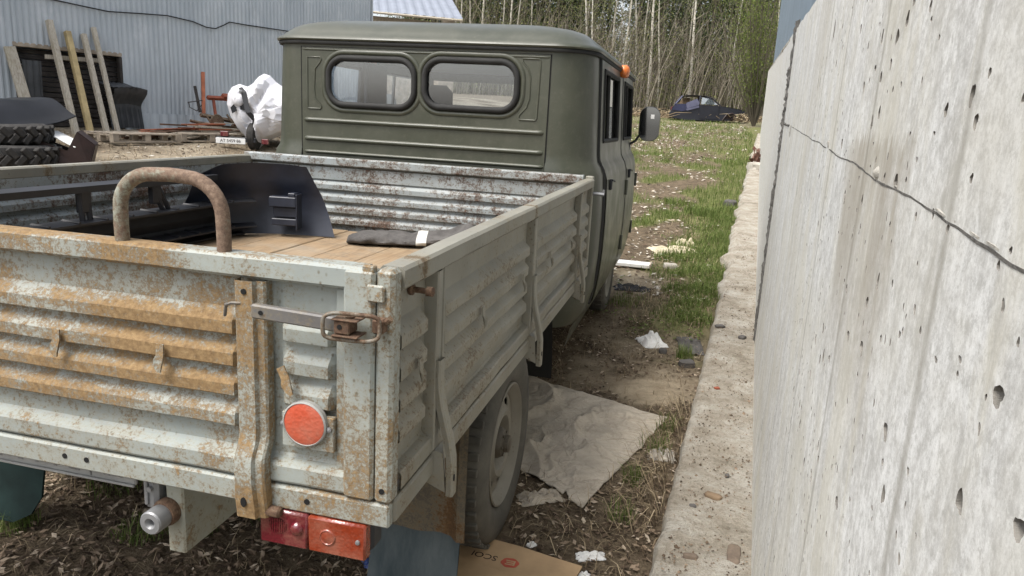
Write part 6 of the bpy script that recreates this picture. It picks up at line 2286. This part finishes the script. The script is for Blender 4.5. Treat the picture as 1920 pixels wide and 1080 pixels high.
mb = MB().prism([(-.42, .12), (-.44, .80), (.66, .79), (.62, .12)], lambda a, b, d: Vector((a, -HWc - .025 + d, b)), 0, .025)
wobj(mb, 'front_door', 'wreck_black', 0)
mb = MB().prism([(-.38, .84), (-.36, 1.18), (.12, 1.12), (.56, .84)], lambda a, b, d: Vector((a, -HWc + .06 + d + .1 * (b - .84), b)), 0, .006)
wobj(mb, 'side_pane', 'pale_glass', 0)
mb = MB()
mb.grid(6, 4, lambda i, j: Vector((.75 + 1.3 * i / 6, (j / 2 - 1) * .74, .775 - .13 * (i / 6) ** 1.4 + .02 * (1 - (j / 2 - 1) ** 2))))
mb.grid(6, 4, lambda i, j: Vector((.75 + 1.3 * i / 6, (j / 2 - 1) * .74, .735 - .13 * (i / 6) ** 1.4)))
wobj(mb, 'bonnet', 'wreck_black')
mb = MB().box(1.0, 1.5, -HWc + .0, -HWc + .35, .1, .42, .05)
mb.tube([(.9, -HWc - .03, .10), (1.1, -HWc - .03, .40), (1.4, -HWc - .03, .46), (1.62, -HWc - .03, .30)], .04, 5)
wobj(mb, 'wheel_arch', 'brown_metal', 30)
mb = MB().box(-2.10, -1.96, -.78, .78, .10, .42, .04)
wobj(mb, 'rear_bumper', 'black_plastic', 30)
for s in (-1, 1):
    mb = MB().box(-2.02, -1.94, s * .52, s * .76, .50, .66, .02)
    wobj(mb, 'tail_light', 'lens_red', 30)
wr.scale = (1, 1, 1.12)

# ================================================================== GROUND COVER (nobody could count it)
SR = random.Random(77)
def on_footing(x, y):
    return x > lx(y) - .02
def under_wheel(x, y):
    return any(abs(abs(x) - .79) < .12 and abs(y - yy) < .10 for yy in (1.216, 4.62))
def blocked(x, y):
    if on_footing(x, y):
        return True
    if .62 < x < 1.44 and 1.45 < y < 2.85:
        # under the sack sheet
        a = Vector((x, y))
        inside = True
        for i in range(4):
            p, q = Vector(quad[i]), Vector(quad[(i + 1) % 4])
            if (q - p).cross(a - p) > 0.0:
                inside = False
        if inside:
            return True
    if .66 < x < 1.2 and .62 < y < 1.10 + .02:
        return True
    return False

def blade(mb, x, y, h, w, bend, rnd, az=None):
    az = SR.uniform(0, 6.28) if az is None else az
    z = gz(x, y) - .005
    d = Vector((math.cos(az), math.sin(az), 0))
    e = Vector((-d.y, d.x, 0))
    b = Vector((x, y, z))
    m = b + d * bend * h * .35 + Vector((0, 0, h * .6))
    t = b + d * bend * h + Vector((0, 0, h * (1 - .35 * bend)))
    mb.add([b - e * w, b + e * w, m + e * w * .7, m - e * w * .7, t], [(0, 1, 2, 3), (3, 2, 4)], 0.0, rnd)

def leaf(mb, x, y, s, rnd, lift=.01):
    az, tl = SR.uniform(0, 6.28), SR.uniform(-.6, .6)
    d = Vector((math.cos(az), math.sin(az), tl * .6))
    e = Vector((-math.sin(az), math.cos(az), SR.uniform(-.5, .5)))
    c = Vector((x, y, gz(x, y) + lift * SR.random() + s * .25))
    k = s * SR.uniform(.3, .6)
    mb.add([c - d * s, c + e * k, c + d * s, c - e * k, c + Vector((0, 0, s * SR.uniform(-.25, .35)))], [(0, 1, 4), (1, 2, 4), (2, 3, 4), (3, 0, 4)], 0.0, rnd)

litter, dry, green, chips = MB(), MB(), MB(), MB()
# behind and under the truck: dark litter with straw
for k in range(26000):
    x, y = SR.uniform(-2.6, .75), -.35 + 3.6 * SR.random() ** 1.25
    if y < -.1 and x > .9 or blocked(x, y) or under_wheel(x, y):
        continue
    leaf(litter, x, y, SR.uniform(.006, .021), SR.random() ** 1.3)
for k in range(9000):
    x, y = SR.uniform(-6, 1.4), SR.uniform(-4, 4)
    if blocked(x, y) or under_wheel(x, y) or (x > -2.4 and y > -.2):
        continue
    leaf(litter, x, y, SR.uniform(.008, .026), SR.random() ** 1.3)
for k in range(9000):
    x, y = SR.uniform(.5, 1.6), .2 + 4.2 * SR.random()
    if blocked(x, y) or under_wheel(x, y):
        continue
    if m_sand(x, y) > SR.random() * .8:
        continue
    leaf(litter, x, y, SR.uniform(.005, .018), SR.random() ** 1.5)
for k in range(9000):
    x, y = SR.uniform(-2.6, .8), -.3 + 3.6 * SR.random() ** 1.25
    if blocked(x, y) or under_wheel(x, y):
        continue
    blade(dry, x, y, SR.uniform(.02, .075), SR.uniform(.0007, .0018), SR.uniform(.7, 2.2), SR.random())
for k in range(5200):
    x, y = SR.uniform(.5, 1.62), .3 + 5.0 * SR.random()
    if blocked(x, y) or under_wheel(x, y) or m_sand(x, y) > SR.random():
        continue
    blade(dry, x, y, SR.uniform(.02, .09), SR.uniform(.0008, .002), SR.uniform(.5, 2.0), SR.random())
# long dead stalks in the corner by the footing
for k in range(420):
    y = SR.uniform(1.35, 2.7)
    x = lx(y) - abs(SR.gauss(.02, .09))
    if blocked(x, y):
        continue
    blade(dry, x, y, SR.uniform(.06, .20), SR.uniform(.001, .0024), SR.uniform(.4, 1.6), SR.random(), SR.uniform(2.2, 4.6))
# green tufts
def tuft(cx, cy, n, r_, h, w=.0016):
    for k in range(n):
        a, q = SR.uniform(0, 6.28), r_ * SR.random() ** .6
        x, y = cx + q * math.cos(a), cy + q * math.sin(a)
        if blocked(x, y):
            continue
        blade(green, x, y, h * SR.uniform(.5, 1.15), w * SR.uniform(.7, 1.3), SR.uniform(.1, .8), SR.random())
for cx, cy, n, r_, h in ((-.30, .80, 260, .10, .06), (-.12, .86, 160, .07, .045), (-.62, 1.02, 150, .10, .06), (-.05, 1.35, 180, .12, .05), (.12, 1.6, 160, .12, .05), (-.75, .70, 200, .08, .09), (.05, 1.05, 90, .10, .04), (-.45, 1.6, 160, .16, .05), (.3, 1.95, 120, .14, .04),
                         (1.50, 3.55, 190, .06, .12), (1.40, 2.10, 90, .08, .12), (1.42, 2.35, 80, .06, .12), (1.33, 1.75, 70, .05, .12), (1.30, 1.45, 60, .06, .1)):
    tuft(cx, cy, n, r_, h)
for k in range(120):
    y = SR.uniform(4.4, 10.5)
    x = lx(y) - .02 - abs(SR.gauss(0, .22))
    tuft(x, y, 90, .16, SR.uniform(.04, .13), .0026)
for k in range(60):
    y = SR.uniform(4.0, 9.5)
    x = lx(y) - SR.uniform(.05, .75)
    for q in range(30):
        xx, yy = x + SR.gauss(0, .09), y + SR.gauss(0, .12)
        if not blocked(xx, yy):
            blade(dry, xx, yy, SR.uniform(.03, .11), .0022, SR.uniform(.6, 2.0), SR.random())
for k in range(30):
    y = SR.uniform(5.5, 9.5)
    x = SR.uniform(.75, lx(y) - .3)
    if m_green(x, y) > .3:
        tuft(x, y, 90, .14, SR.uniform(.05, .10), .0026)
for k in range(15000):
    y = 6.5 + 13 * SR.random() ** 1.2
    x = SR.uniform(-.5, lx(y) - .02)
    if m_green(x, y) < SR.random() * .9:
        continue
    blade(green, x, y, SR.uniform(.05, .14), .004, SR.uniform(.1, .8), SR.random())
for k in range(14000):
    y = 17 + 28 * SR.random()
    x = SR.uniform(-7, 3.6)
    if on_footing(x, y) or m_green(x, y) < SR.random():
        continue
    blade(green, x, y, SR.uniform(.08, .2), .009, SR.uniform(.1, .8), SR.random())
tuft(1.55, 9.6, 300, .22, .16, .005)
tuft(1.25, 10.4, 260, .25, .14, .005)
tuft(1.1, 4.95, 140, .20, .03, .003)
tuft(1.42, 5.25, 300, .16, .08, .003)
tuft(1.62, 5.35, 260, .14, .11, .003)
tuft(1.28, 6.55, 300, .2, .10, .003)
weeds = MB()
for k in range(70):
    y = SR.uniform(4.0, 11.0)
    cx, cy = lx(y) - .05 - abs(SR.gauss(0, .35)), y
    for q in range(SR.randint(15, 45)):
        x_, y_ = cx + SR.gauss(0, .07), cy + SR.gauss(0, .09)
        if not blocked(x_, y_) and x_ > .7:
            leaf(weeds, x_, y_, SR.uniform(.008, .020), SR.random(), .05)
kind(tag(obj(weeds, 'broadleaf_weeds', 'grass_green', None, 0, False, (1, 6, 0)), 'low broad leaved weeds among the grass by the footing', 'weeds'), 'stuff')
# pale debris along the lane and in the yard
for k in range(8500):
    y = 5.0 + 34 * SR.random() ** 1.4
    x = SR.uniform(-1.5, lx(y) - .1)
    if m_green(x, y) > .35 + .6 * SR.random() or nz(x, y, 3, .9) < -.3:
        continue
    leaf(chips if SR.random() < .6 else litter, x, y, SR.uniform(.008, .032) * (1 + y * .035), SR.random())
for k in range(7000):
    y = 4 + 13 * SR.random()
    x = SR.uniform(-9.5, -3.2)
    q = Vector((x, y, 0)) - BA
    if q.dot(BN) < .3:
        continue
    if SR.random() < .5:
        leaf(chips if SR.random() < .35 else litter, x, y, SR.uniform(.015, .05), SR.random())
    else:
        blade(dry, x, y, SR.uniform(.04, .13), .004, SR.uniform(.8, 2.2), SR.random())
# fallen branches in front of the trees
for k in range(260):
    x, y = SR.uniform(-8, 5), SR.uniform(43.5, 48)
    a = SR.uniform(0, 6.28)
    L_ = SR.uniform(.6, 2.4)
    z = gz(x, y) + .05
    dry.tube([(x, y, z), (x + math.cos(a) * L_ * .5, y + math.sin(a) * L_ * .5, z + SR.uniform(.05, .5)), (x + math.cos(a) * L_, y + math.sin(a) * L_, z + SR.uniform(0, .4))], [.03, .02, .006], 4, False, 0.0, SR.random())
kind(tag(obj(litter, 'leaf_litter', 'leaf_litter', None, 0, False, (0, 1, 0)), 'dark brown dead leaves covering the ground behind the truck', 'leaf litter'), 'stuff')
kind(tag(obj(dry, 'dry_grass', 'grass_dry', None, 0, False, (0, 1, 0)), 'dry straw coloured grass and stalks on the ground', 'dry grass'), 'stuff')
kind(tag(obj(green, 'green_grass', 'grass_green', None, 0, False, (0, 1, 0)), 'fresh green grass in tufts along the footing and lane', 'grass'), 'stuff')
kind(tag(obj(chips, 'pale_debris', 'pale_chips', None, 0, False, (0, 1, 0)), 'pale chips and bits of debris strewn along the lane', 'debris'), 'stuff')
